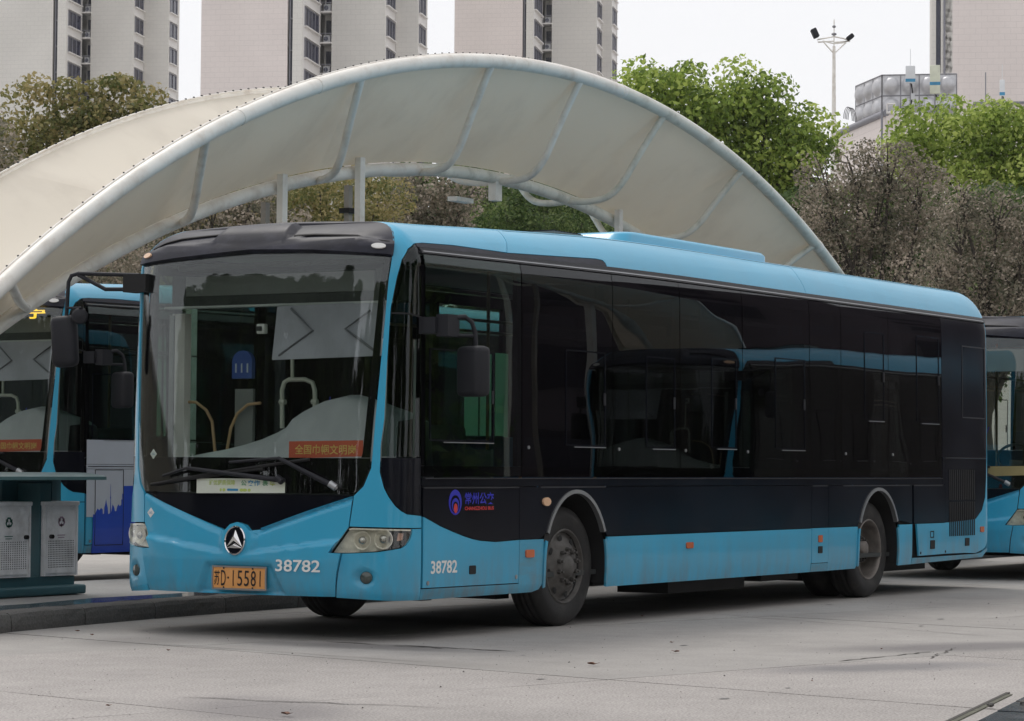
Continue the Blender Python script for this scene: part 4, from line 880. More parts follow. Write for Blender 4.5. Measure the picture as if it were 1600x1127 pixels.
# joint lines: transverse positions along the lane; longitudinal joints across it
O_ = Vector((-.45, 0, 0))
def gp(a, b_): return O_+DX*a+DY*b_
colw = [-13.2, -9.9, -6.5, -3.35, 0.0, 3.0, 6.4, 9.8, 13.2, 16.6, 20.0, 23.4, 26.8]
roww = [-7.4, -3.0, -.2, 3.72, 7.9, 12.2]
for i in range(len(colw)-1):
    for j in range(len(roww)-1):
        a0, a1 = colw[i]+.006, colw[i+1]-.006
        b0, b1 = roww[j]+.006, roww[j+1]-.006
        n = 10; V = []
        dz = jr.uniform(-.0015, .0015)
        def jig(t): return jr.uniform(-.007, .007)
        top = [gp(a0+(a1-a0)*k/n, b0+jig(k)) for k in range(n+1)]+[gp(a1+jig(k), b0+(b1-b0)*k/n) for k in range(1, n)]+[gp(a1+(a0-a1)*k/n, b1+jig(k)) for k in range(n+1)]+[gp(a0+jig(k), b1+(b0-b1)*k/n) for k in range(1, n)]
        mb = MB(); m_ = len(top)
        mb.add([(p.x, p.y, dz) for p in top], [tuple(range(m_))] if True else []); mb.add([(p.x, p.y, dz) for p in top]+[(p.x, p.y, -.016) for p in top], [(k, m_+k, m_+(k+1) % m_, (k+1) % m_) for k in range(m_)])
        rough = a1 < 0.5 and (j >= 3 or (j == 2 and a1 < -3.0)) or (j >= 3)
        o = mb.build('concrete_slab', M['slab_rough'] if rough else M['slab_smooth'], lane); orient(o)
# cracks
def crack(pts, w_):
    mb = MB(); V = []
    for i, p in enumerate(pts):
        a = Vector(pts[max(i-1, 0)]); c = Vector(pts[min(i+1, len(pts)-1)]); d = (c-a).normalized(); n_ = Vector((-d.y, d.x, 0)); ww = w_*jr.uniform(.4, 1.3) if 0 < i < len(pts)-1 else .001
        V += [Vector(p)+n_*ww/2, Vector(p)-n_*ww/2]
    mb.add([(q.x, q.y, .004) for q in V], [(2*i, 2*i+1, 2*i+3, 2*i+2) for i in range(len(pts)-1)]); o = mb.build('crack', M['joint'], lane)
def wob(a, b_, n, amp):
    P = []
    for i in range(n+1):
        t = i/n; P.append((a[0]+(b_[0]-a[0])*t+jr.uniform(-amp, amp), a[1]+(b_[1]-a[1])*t+jr.uniform(-amp, amp), 0))
    return P
crack(wob((-2.63, .55), (-2.68, -1.15), 16, .03), .035); crack(wob((-2.75, .1), (-2.72, -.6), 8, .04), .03)
crack(wob((-2.2, -3.3), (-.9, -3.45), 14, .02), .02); crack(wob((-6.9, -1.5), (-6.6, -3.0), 12, .03), .02)
M['oil'] = mat('oil_drip', (.20, .19, .185), .5, var=.3, vscale=8)
for k in range(16):
    x, y = jr.uniform(-7, 8), jr.uniform(-5.2, -.1); r_ = jr.uniform(.008, .03); n = 12
    mb = MB(); mb.add([(x+r_*math.cos(2*math.pi*q/n)*jr.uniform(.7, 1.3)*1.6, y+r_*math.sin(2*math.pi*q/n)*jr.uniform(.7, 1.3), .0035) for q in range(n)], [tuple(range(n))]); mb.build('oil_spot', M['oil'], lane)
for a_, b_ in (((.9, -3.3), (2.6, .3)), ((-3.9, -1.2), (-3.55, 1.4)), ((3.2, -2.2), (6.5, -2.9)), ((-1.6, -3.7), (-.4, -3.4))): crack(wob(a_, b_, 18, .02), .012)
# kerb stones
kerb = structure(empty('kerb'))
KP = [(-7.0, 1.9), (-4.2, 2.78), (-3.17, 3.01), (-2.15, 3.15), (-1.13, 3.27), (-.1, 3.33), (1.0, 3.36), (2.1, 3.38)]+[(2.1+1.06*k, 3.38+.02*k) for k in range(1, 22)]
def kerb_stone(a, c, seed):
    rr_ = random.Random(seed); a = Vector((*a, 0)); c = Vector((*c, 0)); d = (c-a).normalized(); n_ = Vector((-d.y, d.x, 0)); a = a+d*.007; c = c-d*.007
    prof = [(0, -.014), (-.004, .05), (0, .105), (.012, .137), (.04, .15), (.19, .152), (.2, .14), (.2, -.014)]
    mb = MB(); V = []; ns = 8
    for i in range(ns+1):
        p = a.lerp(c, i/ns)
        e = -.008 if i in (0, ns) else 0
        for h, z in prof: V.append(p+n_*(h+rr_.uniform(-.004, .004))+Vector((0, 0, z+(e if z > .1 else 0)+rr_.uniform(-.003, .002))))
    k = len(prof); mb.add(V, [(i*k+j, i*k+j+1, (i+1)*k+j+1, (i+1)*k+j) for i in range(ns) for j in range(k-1)], False)
    mb.add(V[:k], [tuple(range(k))]); mb.add(V[-k:], [tuple(reversed(range(k)))])
    orient(mb.build('kerb_stone', M['kerb'], kerb))
for i in range(len(KP)-1): kerb_stone(KP[i], KP[i+1], i)
mb = MB(); base = [(x, y+.205, .145) for x, y in KP]; far = [(x, 6.2, .145) for x, y in KP]
n = len(KP); mb.add(base+far, [(i, i+1, n+i+1, n+i) for i in range(n-1)]); mb.add([(x, 6.2, .145) for x, y in KP]+[(x, 6.2, -.014) for x, y in KP], [(i, i+1, n+i+1, n+i) for i in range(n-1)])
plat = structure(orient(mb.build('platform', M['platform'])))
mb = MB(); V = []
for x, y in KP[:10]: V += [(x, y+.22, .149), (x, y+.62+.12*math.sin(x*3.1), .149)]
mb.add(V, [(2*i, 2*i+2, 2*i+3, 2*i+1) for i in range(9)]); wet = mb.build('wet_strip', M['wet'], plat)

# drain at the lower right corner with rubble
dr = tag(empty('drain_channel', (-4.6, -5.3, 0)), 'wet metal drain channel at the lower right corner of the lane', 'drain')
def dp(x, y, z=0): return (x+4.6, y+5.3, z)
M['wetmetal'] = mat('wet_dark_metal', (.05, .055, .065), .18, var=.4, vscale=5, dirt=(.12, .11, .09), damt=.5)
M['algae'] = mat('mossy_edge', (.10, .10, .075), .9, var=.4, vscale=20)
for k in range(3):
    c_ = Vector((-5.55+k*.62, -5.60+k*.13, .003)); MB().box(dp(c_.x+.1, c_.y-.12, .004), (.58, .24, .02), rz=.20).build('cover_plate', M['wetmetal'], dr)
MB().box(dp(-4.9, -5.33, .001), (2.0, .022, .014), rz=.20).build('channel_lip', M['joint'], dr); MB().box(dp(-4.95, -5.365, .0), (1.9, .035, .012), rz=.20).build('channel_lip', M['algae'], dr)
st_ = bmesh.new(); bmesh.ops.create_icosphere(st_, subdivisions=3, radius=.11)
for v in st_.verts: v.co *= jr.uniform(.88, 1.1); v.co.z *= .7
me = bpy.data.meshes.new('rubble_stone'); st_.to_mesh(me); st_.free(); o = link('rubble_stone', me, None, M['kerb']); o.location = (-4.28, -5.50, .05); tag(o, 'large dark rough lump of rubble at the extreme lower right corner', 'stone', 'rubble by the drain')
for k in range(9):
    x, y = jr.uniform(-4.9, -3.9), jr.uniform(-5.6, -5.25); s_ = jr.uniform(.015, .04)
    bm = bmesh.new(); bmesh.ops.create_icosphere(bm, subdivisions=2, radius=s_)
    for v in bm.verts: v.co *= jr.uniform(.75, 1.15); v.co.z *= .6
    me = bpy.data.meshes.new('rubble_stone'); bm.to_mesh(me); bm.free(); o = link('rubble_stone', me, None, M['kerb']); o.location = (x, y, .02)
    tag(o, 'lump of grey rubble lying by the drain at the lower right corner', 'stone', 'rubble by the drain')
# fallen leaves and litter on the lane
M['deadleaf'] = mat('dead_leaf', (.16, .07, .04), .7, var=.3)
lf = [(-2.15, -2.07, .07), (-3.52, -2.20, .10), (-7.46, -2.64, .09), (-4.14, .75, .05), (-7.6, -1.6, .04), (-5.4, 1.2, .04), (-3.2, 2.2, .06), (-2.9, 2.6, .05), (1.6, .2, .04), (-1.3, -1.6, .04), (-3.9, -3.9, .03), (-1.0, -3.1, .03)]
for i, (x, y, s_) in enumerate(lf):
    s_ *= .5
    mb = MB(); V = []; n = 10
    for k in range(n):
        a = 2*math.pi*k/n; r = s_*(.5+.5*abs(math.cos(a)))*jr.uniform(.8, 1.1); V.append((r*math.cos(a), r*.5*math.sin(a), .012+.25*s_*abs(math.sin(a*1.5))))
    V.append((0, 0, .008)); mb.add(V, [(k, (k+1) % n, n) for k in range(n)], True); o = mb.build('fallen_leaf', M['deadleaf']); o.location = (x, y, .002); o.rotation_euler = (0, 0, jr.uniform(0, 6))
    tag(o, 'small curled brown dead leaf lying flat on the concrete lane', 'leaf', 'dead leaves on the lane')
n_ = 900; V = []; F = []
for k in range(n_):
    x, y = jr.uniform(-9, 6), jr.uniform(-6, 2.8); s_ = jr.uniform(.002, .005) * (2 if jr.random() < .05 else 1); b0 = len(V)
    V += [(x-s_, y, .002), (x+s_, y-s_*.4, .002), (x+s_*.2, y+s_, .002), (x, y, .002+s_*.9)]; F += [(b0, b0+1, b0+3), (b0+1, b0+2, b0+3), (b0+2, b0, b0+3)]
me = bpy.data.meshes.new('grit'); me.from_pydata(V, [], F); o = link('grit', me, None, M['kerb']); tag(o, 'fine grit and crumbs scattered over the concrete', 'grit', kind='stuff')

# ------------------------------------------------------------------ canopy
can = tag(empty('arched_canopy', (6.75, 5.06, 0)), 'long arched white membrane canopy on steel tubes over the platform behind the buses', 'canopy')
CO = Vector((6.75, 5.06, 0))
def arc(x, apx, apz, R): 
    d = x-apx; return apz-R+math.sqrt(max(0, R*R-d*d))
YA, YC, YB = 3.9, 5.06, 6.22
def PA(x): return Vector((x, YA, arc(x, 6.71, 5.56, 15.66)))
def PC(x): return Vector((x, YC, arc(x, 6.92, 4.51, 16.52)))
def PB(x): return Vector((x, YB, arc(x, 6.71, 5.40, 15.0)))
ribA = [-5.2, -2.245, .293, 2.715, 5.10, 6.98, 8.94, 10.99, 13.1, 15.3, 17.6, 19.4]
ribC = [-2.9, -.704, 1.434, 3.633, 5.505, 7.126, 8.671, 10.49, 12.3, 14.0, 15.7, 17.2]
def L2C(x): 
    return lerp_tab(x, list(zip(ribA, ribC)))
loc = lambda v: v-CO
def arcpts(fn, a, b_, n): return [loc(fn(a+(b_-a)*i/n)) for i in range(n+1)]
def arch_tube(nm, fn, a, b_, r, m, n=60): return MB().tube(arcpts(fn, a, b_, n), r, 14).build(nm, m, can)
# tubes in welded lengths with collars
cutsA = [-6.5, .8, 2.0, 7.9, 13.2, 20.2]
for i in range(len(cutsA)-1): arch_tube('edge_tube', PA, cutsA[i], cutsA[i+1], .072, M['tube'] if cutsA[i+1] < 8.5 else M['tube_green'], 30)
for x in cutsA[1:-1]:
    a, c = loc(PA(x-.035)), loc(PA(x+.035)); MB().tube([a, c], .076, 14).build('tube_collar', M['tube'], can)
cutsC = [-4.6, .9, 3.6, 5.5, 8.6, 17.8]
for i in range(len(cutsC)-1): arch_tube('spine_tube', PC, cutsC[i], cutsC[i+1], .069, M['tube'] if cutsC[i+1] < 6 else M['tube_green'], 24)
arch_tube('edge_tube', PB, -6.5, 20.0, .035, M['tube'], 80)
for k in range(len(ribA)):
    for side, fn in ((0, PA), (1, PB)):
        a = fn(ribA[k]); c = PC(ribC[k])
        if a.z < .3: a.z = .3
        if c.z < .3: c.z = .3
        prof = [(0, 0), (.20, -.01), (.38, .02), (.50, .10), (.60, .24), (.69, .42), (.83, .69), (1.0, 1.0)]
        pts = []
        for h, z in prof:
            pts.append(Vector((c.x+(a.x-c.x)*h, c.y+(a.y-c.y)*h, c.z-.03+(a.z-c.z)*z)))
        # smooth
        sp = []
        for i in range(len(pts)-1):
            p0, p1, p2, p3 = pts[max(i-1, 0)], pts[i], pts[i+1], pts[min(i+2, len(pts)-1)]
            for j in range(4):
                t = j/4; sp.append(.5*((2*p1)+(-p0+p2)*t+(2*p0-5*p1+4*p2-p3)*t*t+(-p0+3*p1-3*p2+p3)*t**3))
        sp.append(pts[-1])
        MB().tube([loc(p) for p in sp], .040, 10).build('rib', M['tube'] if k < 6 else M['tube_green'], can)
# membrane panels between the ribs, doubled (upper and lower skin) with a slight sag
def mem(fn, k, side):
    xa0, xa1 = ribA[k], ribA[k+1]; nu, nv = 12, 10; V = []; 
    for i in range(nu+1):
        xa = xa0+(xa1-xa0)*i/nu; xc = L2C(xa); a = fn(xa); c = PC(xc)
        a.z += .02; c.z += .085
        for j in range(nv+1):
            t = j/nv; p = c.lerp(a, t); p.z += .16*math.sin(math.pi*t)*(-.15+.25*t) - .05*math.sin(math.pi*t)*math.sin(math.pi*i/nu); V.append(loc(p))
    F = [(i*(nv+1)+j, (i+1)*(nv+1)+j, (i+1)*(nv+1)+j+1, i*(nv+1)+j+1) for i in range(nu) for j in range(nv)]
    mb = MB(); mb.add(V, F, True); V2 = [v-Vector((0, 0, .006)) for v in V]; mb.add(V2, [tuple(reversed(f)) for f in F], True)
    rim = list(range(0, (nu)*(nv+1)+1, nv+1)); 
    return mb.build('membrane_panel', M['membrane'], can)
for k in range(len(ribA)-1): mem(PA, k, 0); mem(PB, k, 1)
# clamp strips and bolts along the outer edges
for fn, z in ((PA, .062), (PB, .03)):
    MB().tube([loc(fn(x)+Vector((0, (.05 if fn is PA else -.03), z+.012))) for x in [(-6.4+26.4*i/90) for i in range(91)]], .010, 6).build('clamp_strip', M['tube'], can)
    mb = MB()
    for i in range(200):
        x = -6.3+26.2*i/199; p = loc(fn(x))+Vector((0, (.055 if fn is PA else -.03), z+.022)); mb.box(p, (.012, .012, .014) if fn is PA else (.018, .014, .014))
    o = mb.build('clamp_bolt', M['plastic'], can); o['kind'] = 'stuff'
# feet and end bracket
MB().tube([loc(PC(-4.6)), loc(Vector((-5.4, 5.06, .15)))], .1, 12).build('foot', M['tube'], can)
MB().tube([loc(Vector((PA(-6.5)))), loc(Vector((-6.9, 4.2, .15)))], .1, 12).build('foot', M['tube'], can)
MB().tube([loc(Vector((19.6, 3.9, .5))), loc(Vector((20.2, 3.9, 0)))], .1, 12).build('foot', M['tube_green'], can)
# posts
M['shaded_post'] = mat('shaded_white_steel', (.30, .28, .25), .6, var=.15)  # darker colour paints the shade on the rear posts
for i, (x, y, dd) in enumerate([(2.85, 4.925, .13), (4.20, 4.925, .15), (9.72, 4.925, .10), (1.43, 4.925, -.20), (12.2, 4.925, .1), (3.00, 5.24, -.16), (4.45, 5.24, -.14), (10.1, 5.24, -.14)]):
    top = PC(x).z+dd
    ps_ = MB().box(loc(Vector((x, y, (top+.15)/2))), (.085, .07, top-.15) if y < 5.1 else (.07, .06, top-.15)).build('post', M['tube'] if y < 5.1 else M['shaded_post'], can)
    MB().box(loc(Vector((x, y, .155))), (.24, .24, .02)).build('post_base', M['tube_green'], ps_)
MB().box(loc(Vector((7.086, 5.06, 4.36))), (.13, .1, .22)).build('hanger_bracket', M['tube'], can)
MB().box(loc(Vector((6.9, 5.4, 4.26))), (.36, .12, .05)).build('hanger_bracket', M['tube'], can)
for x, y in ((3.00, 5.24), (4.45, 5.24)): MB().box(loc(Vector((x, y, 3.55 if x < 4 else 3.92))), (.15, .13, .05)).build('post_collar', M['dark'], can)

# canopy across the lane, mirrored in the windows
def full_copy(root, loc_, rz, label):
    kids = {}
    for o in bpy.data.objects:
        if o.parent: kids.setdefault(o.parent.name, []).append(o)
    c = copy_tree(root, None, (), kids); c.location = loc_; c.rotation_euler = (0, 0, rz); c['label'] = label; return c
can2 = full_copy(can, (12.0, -9.5, 0), 0, 'second arched membrane canopy across the lane, outside the picture, mirrored in the bus windows')
can['group'] = can2['group'] = 'arched canopies over the platforms'

can2.scale = (1.0, 1.0, 1.16)
# ------------------------------------------------------------------ recycling bins
binr = tag(empty('recycling_bin_stand', (-1.1, 4.62, .147)), 'stand with two perforated stainless recycling boxes under a pale teal roof by the kerb', 'recycling bin')
BZ = 0.0
MB().bevbox((-.14, .02, .045), (1.28, .40, .08), .02).build('base_plinth', M['bingreen'], binr)
MB().box((-.14, .06, .12), (1.18, .28, .08)).build('base_plinth', M['bingreen'], binr)
MB().box((.07, .05, .55), (.14, .25, .80)).build('centre_column', M['bingreen'], binr)
for x in (-.22, .42): MB().box((x, .16, .9), (.06, .06, .26)).build('roof_support', M['bingreen'], binr)
MB().box((.12, .20, .86), (.9, .03, .26)).build('back_panel', M['bingreen'], binr)
# shallow vaulted roof
mb = MB(); V = []; n = 12
for i in range(n+1):
    t = -1+2*i/n; V += [(-.85, .34*t, 1.01+.035*(1-t*t)), (.55-.18*t*t*0, .34*t, 1.01+.035*(1-t*t))]
V2 = [(x, y, z-.028) for x, y, z in V]
mb.add(V+V2, [(2*i, 2*i+1, 2*i+3, 2*i+2) for i in range(n)]+[(2*(n+1)+2*i, 2*(n+1)+2*i+2, 2*(n+1)+2*i+3, 2*(n+1)+2*i+1) for i in range(n)]+[(0, 1, 2*(n+1)+1, 2*(n+1)), (2*n, 2*n+1, 2*(n+1)+2*n+1, 2*(n+1)+2*n)]+[(2*i+1, 2*i+3, 2*(n+1)+2*i+3, 2*(n+1)+2*i+1) for i in range(n)], False)
orient(mb.build('bin_roof', M['binroof'], binr))
def recycle(parent, cx, cz, r, y, m):
    # three chasing arrows
    for k in range(3):
        a0 = R_(90+120*k); c_, s_ = math.cos(a0), math.sin(a0)
        def T(px, pz): 
            a = R_(120*k); return (cx+(px*math.cos(a)-pz*math.sin(a)), y, cz+(px*math.sin(a)+pz*math.cos(a)))
        P = [(-.62, .02), (-.28, .62), (.22, .62), (.42, .30), (.62, .42), (.52, -.05), (.05, .08), (.22, .19), (.08, .42), (-.14, .42), (-.38, -.02)]
        MB().add([T(px*r, pz*r) for px, pz in P], [tuple(reversed(range(len(P))))]).build('recycling_mark', m, parent)
M['mark_green'] = mat('mark_green', (.02, .13, .10), .6); M['mark_pink'] = mat('mark_pink', (.36, .24, .33), .6)
for (x0, wd, mk) in ((-.75, .58, 'mark_green'), (.225, .235, None), (.01, 0, None)):
    if wd == 0: continue
def bin_box(x0, x1, mk, handle_x):
    cx = (x0+x1)/2; wd = x1-x0
    bx_ = MB().box((cx, .05, .465), (wd, .30, .60)).build('bin_box', M['stainless'], binr)
    MB().bevbox((cx, .045, .78), (wd+.02, .33, .035), .008).build('box_rim', M['stainless'], bx_)
    dd = MB().box((cx, -.104, .455), (wd-.06, .012, .53)).build('bin_door', M['stainless'], bx_)
    mb = MB(); F = []
    nx, nz = 17, 13
    for i in range(nx):
        for j in range(nz):
            px = cx-(wd-.12)/2+(wd-.12)*i/(nx-1); pz = .24+.22*j/(nz-1); mb.box((px, -.1105, pz), (.009, .001, .009))
    o = mb.build('perforation', M['dark'], bx_); o['kind'] = 'stuff'
    recycle(bx_, cx, .625, .07, -.1125, M[mk])
    for k, wz in enumerate((.51, .49)): MB().box((cx, -.111, wz), (.10-.02*k, .0015, .007)).build('printed_line', M[mk], bx_)
    MB().lathe([(.018, -.14), (.018, -.108), (.001, -.142)], (handle_x, 0, .50), 'Y', 10).build('door_lock', M['dark'], bx_)
    MB().box((x0+.012, -.105, .465), (.02, .016, .60)).build('corner_post', M['stainless'], bx_); MB().box((x1-.012, -.105, .465), (.02, .016, .60)).build('corner_post', M['stainless'], bx_)
bin_box(-.70, -.15, 'mark_green', -.22); bin_box(.02, .455, 'mark_pink', .10)

# ------------------------------------------------------------------ trees
rs = np.random.RandomState(5)
M['leaf_bright'] = leaf_mat('camphor_leaf', (.11, .17, .03), (.29, .40, .08), (.52, .61, .15), .42)
M['leaf_lime'] = leaf_mat('lime_leaf', (.17, .25, .04), (.38, .49, .11), (.60, .68, .20), .45)
M['leaf_olive'] = leaf_mat('olive_brown_leaf', (.10, .12, .035), (.25, .24, .09), (.40, .33, .15), .38)
M['leaf_brown'] = leaf_mat('grey_brown_foliage', (.11, .115, .075), (.27, .24, .18), (.45, .38, .31), .35)
M['leaf_dark'] = leaf_mat('dark_evergreen_leaf', (.04, .075, .02), (.10, .16, .05), (.2, .26, .09))
M['bark'] = mat('bark', (.06, .05, .042), .9, var=.3, vscale=6)
def leaves(P, Nn, size, asp=.6, col=None):
    size = size*.5
    """P centres, Nn facing directions -> quads with a colour attribute"""
    n = len(P); r = rs.normal(size=(n, 3)); t = np.cross(Nn, r); t /= np.linalg.norm(t, axis=1)[:, None]+1e-9; b_ = np.cross(Nn, t)
    s = size*(.6+.8*rs.rand(n))[:, None]; t = t*s; b_ = b_*s*asp
    bend = Nn*s*.25
    V = np.stack([P-t-bend*.5, P-b_+bend*.3, P+t-bend*.5, P+b_+bend*.3], 1).reshape(-1, 3)
    return V
def foliage(name, blobs, m, parent, size=.14, density=26, lump=.5, tintb=0, sparse=0.0):
    """blobs: (centre, radius[, tint]); each blob is covered with small lumps of leaves"""
    PP = []; NN = []; CC = []
    for bl in blobs:
        c, R = np.array(bl[0]), bl[1]; tb = bl[2] if len(bl) > 2 else 0
        nl = max(6, int(5.2*(R/lump)**2))
        d = rs.normal(size=(nl, 3)); d /= np.linalg.norm(d, axis=1)[:, None]
        rad = R*(.45+.62*rs.rand(nl)**.7)
        lc = c+d*rad[:, None]*np.array([1, 1, .92]); lr = lump*(.55+.75*rs.rand(nl)); lt = rs.rand(nl)*.9-.45+tb
        for q, r_, t_ in zip(lc, lr, lt):
            n = int(3.2*density*(r_/lump)**2*(1-sparse*rs.rand()))
            if n < 3: continue
            dd = rs.normal(size=(n, 3)); dd[:, 2] += .25; dd /= np.linalg.norm(dd, axis=1)[:, None]
            PP.append(q+dd*r_*(.5+.55*rs.rand(n)**.5)[:, None]*np.array([1, 1, .85])); nn = dd+rs.normal(size=(n, 3))*.55; nn /= np.linalg.norm(nn, axis=1)[:, None]; NN.append(nn)
            CC.append(np.clip(.5+t_+.28*rs.normal(size=n)+.18*dd[:, 2]*0, 0, 1))
    P = np.concatenate(PP); Nn = np.concatenate(NN); Cc = np.concatenate(CC)
    V = leaves(P, Nn, size); n = len(P)
    me = bpy.data.meshes.new(name); me.vertices.add(4*n); me.vertices.foreach_set('co', V.astype(np.float32).ravel())
    me.loops.add(4*n); me.loops.foreach_set('vertex_index', np.arange(4*n, dtype=np.int32))
    me.polygons.add(n); me.polygons.foreach_set('loop_start', np.arange(0, 4*n, 4, dtype=np.int32)); me.polygons.foreach_set('loop_total', np.full(n, 4, dtype=np.int32))
    a = me.attributes.new('tint', 'FLOAT', 'FACE'); a.data.foreach_set('value', Cc.astype(np.float32)); me.update(); me.validate()
    return link(name, me, parent, m), n
TOT = 0
def tree(label, blobs, m, group, trunk=(0, 0), size=.14, density=26, lump=.5, sparse=0, name='tree', branchy=0, ground_z=0):
    global TOT
    cs = np.array([b_[0] for b_ in blobs]); base = Vector((cs[:, 0].mean()+trunk[0], cs[:, 1].mean()+trunk[1], ground_z)); top = cs[:, 2].max()
    r = tag(empty(name, base), label, 'tree', group)
    bl = [(np.array(b_[0])-np.array(base), *b_[1:]) for b_ in blobs]
    o, n = foliage('crown', bl, m, r, size, density, lump, sparse=sparse); TOT += n
    H = top-ground_z; tz = H*.45
    mb = MB(); pts = [(0, 0, 0), (.05*H*.1, 0, H*.15), (-.03*H*.1, .1, H*.3), (0, 0, tz)]; rr = H*.022
    mb.tube(pts, 1, 10, radii=[rr*1.4, rr*1.1, rr*.95, rr*.8]); mb.build('trunk', M['bark'], r)
    rn = random.Random(int(H*100))
    for b_ in bl:
        e = Vector(b_[0]); s_ = Vector((0, 0, tz*rn.uniform(.75, 1))); mid = s_.lerp(e, .5)+Vector((rn.uniform(-.3, .3), rn.uniform(-.3, .3), rn.uniform(0, .4)))
        MB().tube([s_, mid, e], 1, 6, radii=[rr*.55, rr*.35, rr*.12]).build('limb', M['bark'], r)
        for _ in range(branchy):
            d = Vector((rn.gauss(0, 1), rn.gauss(0, 1), rn.gauss(.6, .6))).normalized()*b_[1]*rn.uniform(.9, 1.25); q = e+d
            MB().tube([e.lerp(mid, .2), e+d*.5+Vector((rn.uniform(-.1, .1), 0, .1)), q], 1, 4, radii=[rr*.16, rr*.09, rr*.03]).build('twig', M['bark'], r)
    return r
def px(bl, D, jit=.4):
    rn = random.Random(len(bl)*7+int(D)); out = []
    for b_ in bl:
        p = at(b_[0], b_[1], D+(b_[3] if len(b_) > 3 else rn.uniform(-jit, jit)*b_[2]*D/CF)); out.append((tuple(p), b_[2]*D/CF, *(b_[4:5])))
    return out
# left crown above the canopy
tree('broad olive brown tree rising above the canopy at far left', px([(60, 200, 62), (140, 175, 52), (200, 180, 55), (110, 230, 70), (230, 215, 50), (30, 260, 70), (170, 250, 80), (280, 260, 60), (90, 310, 80), (250, 320, 80)], 62), M['leaf_olive'], 'trees behind the canopy', size=.13, lump=.42)
tree('pale brown thin tree at the left edge above the canopy', px([(-30, 240, 50), (20, 300, 55), (-20, 340, 60), (60, 360, 60), (-40, 420, 80)], 56), M['leaf_brown'], 'trees behind the canopy', size=.10, lump=.4, branchy=3, sparse=.4)
# big green tree right of the towers
tree('large bright green camphor tree right of the apartment towers', px([(1035, 135, 50), (1010, 175, 55), (1080, 165, 55), (1130, 145, 52), (1160, 160, 40), (1060, 230, 70), (1140, 230, 70), (1200, 170, 44), (1205, 230, 55), (1240, 200, 36), (1250, 245, 45), (1190, 290, 60), (1100, 300, 70), (1272, 225, 30), (1010, 250, 60), (1260, 290, 40), (1180, 350, 70), (1040, 330, 80), (1240, 340, 60)], 78), M['leaf_bright'], 'bright green camphor trees', size=.17, lump=.62, density=36)
tree('light green camphor tree before the water tank building', px([(1500, 205, 44), (1450, 220, 42), (1550, 215, 48), (1600, 215, 46), (1420, 240, 34), (1480, 255, 60), (1560, 265, 62), (1640, 250, 60), (1430, 275, 40), (1520, 310, 66), (1610, 310, 70), (1560, 350, 60), (1680, 320, 80)], 84), M['leaf_lime'], 'bright green camphor trees', size=.17, lump=.62, density=36)
# grey brown trees on the right
tree('grey brown bushy tree in front of the pink building', px([(1290, 290, 50), (1340, 270, 50), (1390, 270, 52), (1300, 350, 62), (1370, 340, 66), (1440, 310, 56), (1330, 420, 70), (1410, 400, 66), (1470, 370, 52), (1280, 450, 60), (1260, 380, 50), (1380, 480, 80)], 66), M['leaf_brown'], 'grey brown trees on the right', size=.085, lump=.34, density=26, branchy=7, sparse=.5)
tree('purplish brown budding tree at the right edge', px([(1500, 380, 56), (1560, 340, 50), (1610, 370, 60), (1460, 430, 44), (1530, 440, 66), (1600, 450, 66), (1480, 490, 60), (1570, 510, 70), (1650, 430, 80), (1500, 320, 36)], 60), M['leaf_brown'], 'grey brown trees on the right', size=.08, lump=.32, density=26, branchy=7, sparse=.45)
tree('dark green evergreen bush low between the brown trees', px([(1290, 500, 60), (1380, 460, 44), (1350, 520, 60), (1440, 520, 60), (1240, 470, 50), (1440, 470, 40)], 68), M['leaf_dark'], 'trees behind the canopy', size=.11, lump=.4)
# dull hedge like row seen beneath the canopy
hedge = [('brown tree crown under the left part of the canopy', 'leaf_brown', [(330, 330, 46), (270, 360, 50), (390, 320, 50), (430, 350, 50), (310, 400, 60), (230, 400, 50), (390, 400, 60)]),
         ('olive tree crown behind the canopy posts', 'leaf_olive', [(500, 300, 48), (470, 340, 50), (540, 345, 55), (590, 320, 50), (440, 400, 60), (540, 400, 60)]),
         ('reddish brown tree crown beneath the middle of the arch', 'leaf_brown', [(640, 310, 50), (690, 340, 50), (620, 360, 50), (720, 310, 40), (680, 400, 60), (600, 410, 60)]),
         ('dark green tree crown right of the hanging bracket', 'leaf_dark', [(790, 320, 44), (850, 340, 50), (780, 360, 50), (910, 350, 50), (860, 400, 60), (760, 400, 60), (960, 380, 50)]),
         ('dark tree crown behind the right end of the arch', 'leaf_dark', [(1010, 400, 60), (1090, 400, 60), (1160, 410, 60), (1120, 460, 60), (1200, 450, 60)])]
for k, (lb, mm, bb_) in enumerate(hedge): tree(lb, px(bb_, 50+2*k), M[mm], 'trees behind the canopy', size=.075, lump=.3, density=30, branchy=2 if 'brown' in mm else 0, sparse=.2)
tree('brown tree crown under the left part of the canopy beside the lower tube', px([(160, 440, 60), (100, 430, 50), (60, 470, 60)], 52), M['leaf_brown'], 'trees behind the canopy', size=.08, lump=.3)
for k, (lb, mm, bb_) in enumerate([('dull olive tree mass filling the gap behind the canopy posts', 'leaf_olive', [(300, 380, 90), (420, 350, 90), (540, 350, 90), (360, 450, 110), (500, 450, 110), (240, 430, 90)]),
         ('dark green tree mass behind the middle of the bus roof', 'leaf_dark', [(640, 350, 90), (760, 360, 90), (880, 370, 90), (700, 450, 110), (850, 450, 110), (980, 420, 100)]),
         ('dark green tree mass behind the brown trees at right', 'leaf_dark', [(1290, 400, 100), (1400, 380, 90), (1520, 400, 110), (1620, 380, 110), (1350, 490, 120), (1500, 510, 120), (1640, 500, 120), (1180, 430, 90)])]):
    tree(lb, px(bb_, 74+k), M[mm], 'trees behind the canopy', size=.2, lump=.6, density=40)
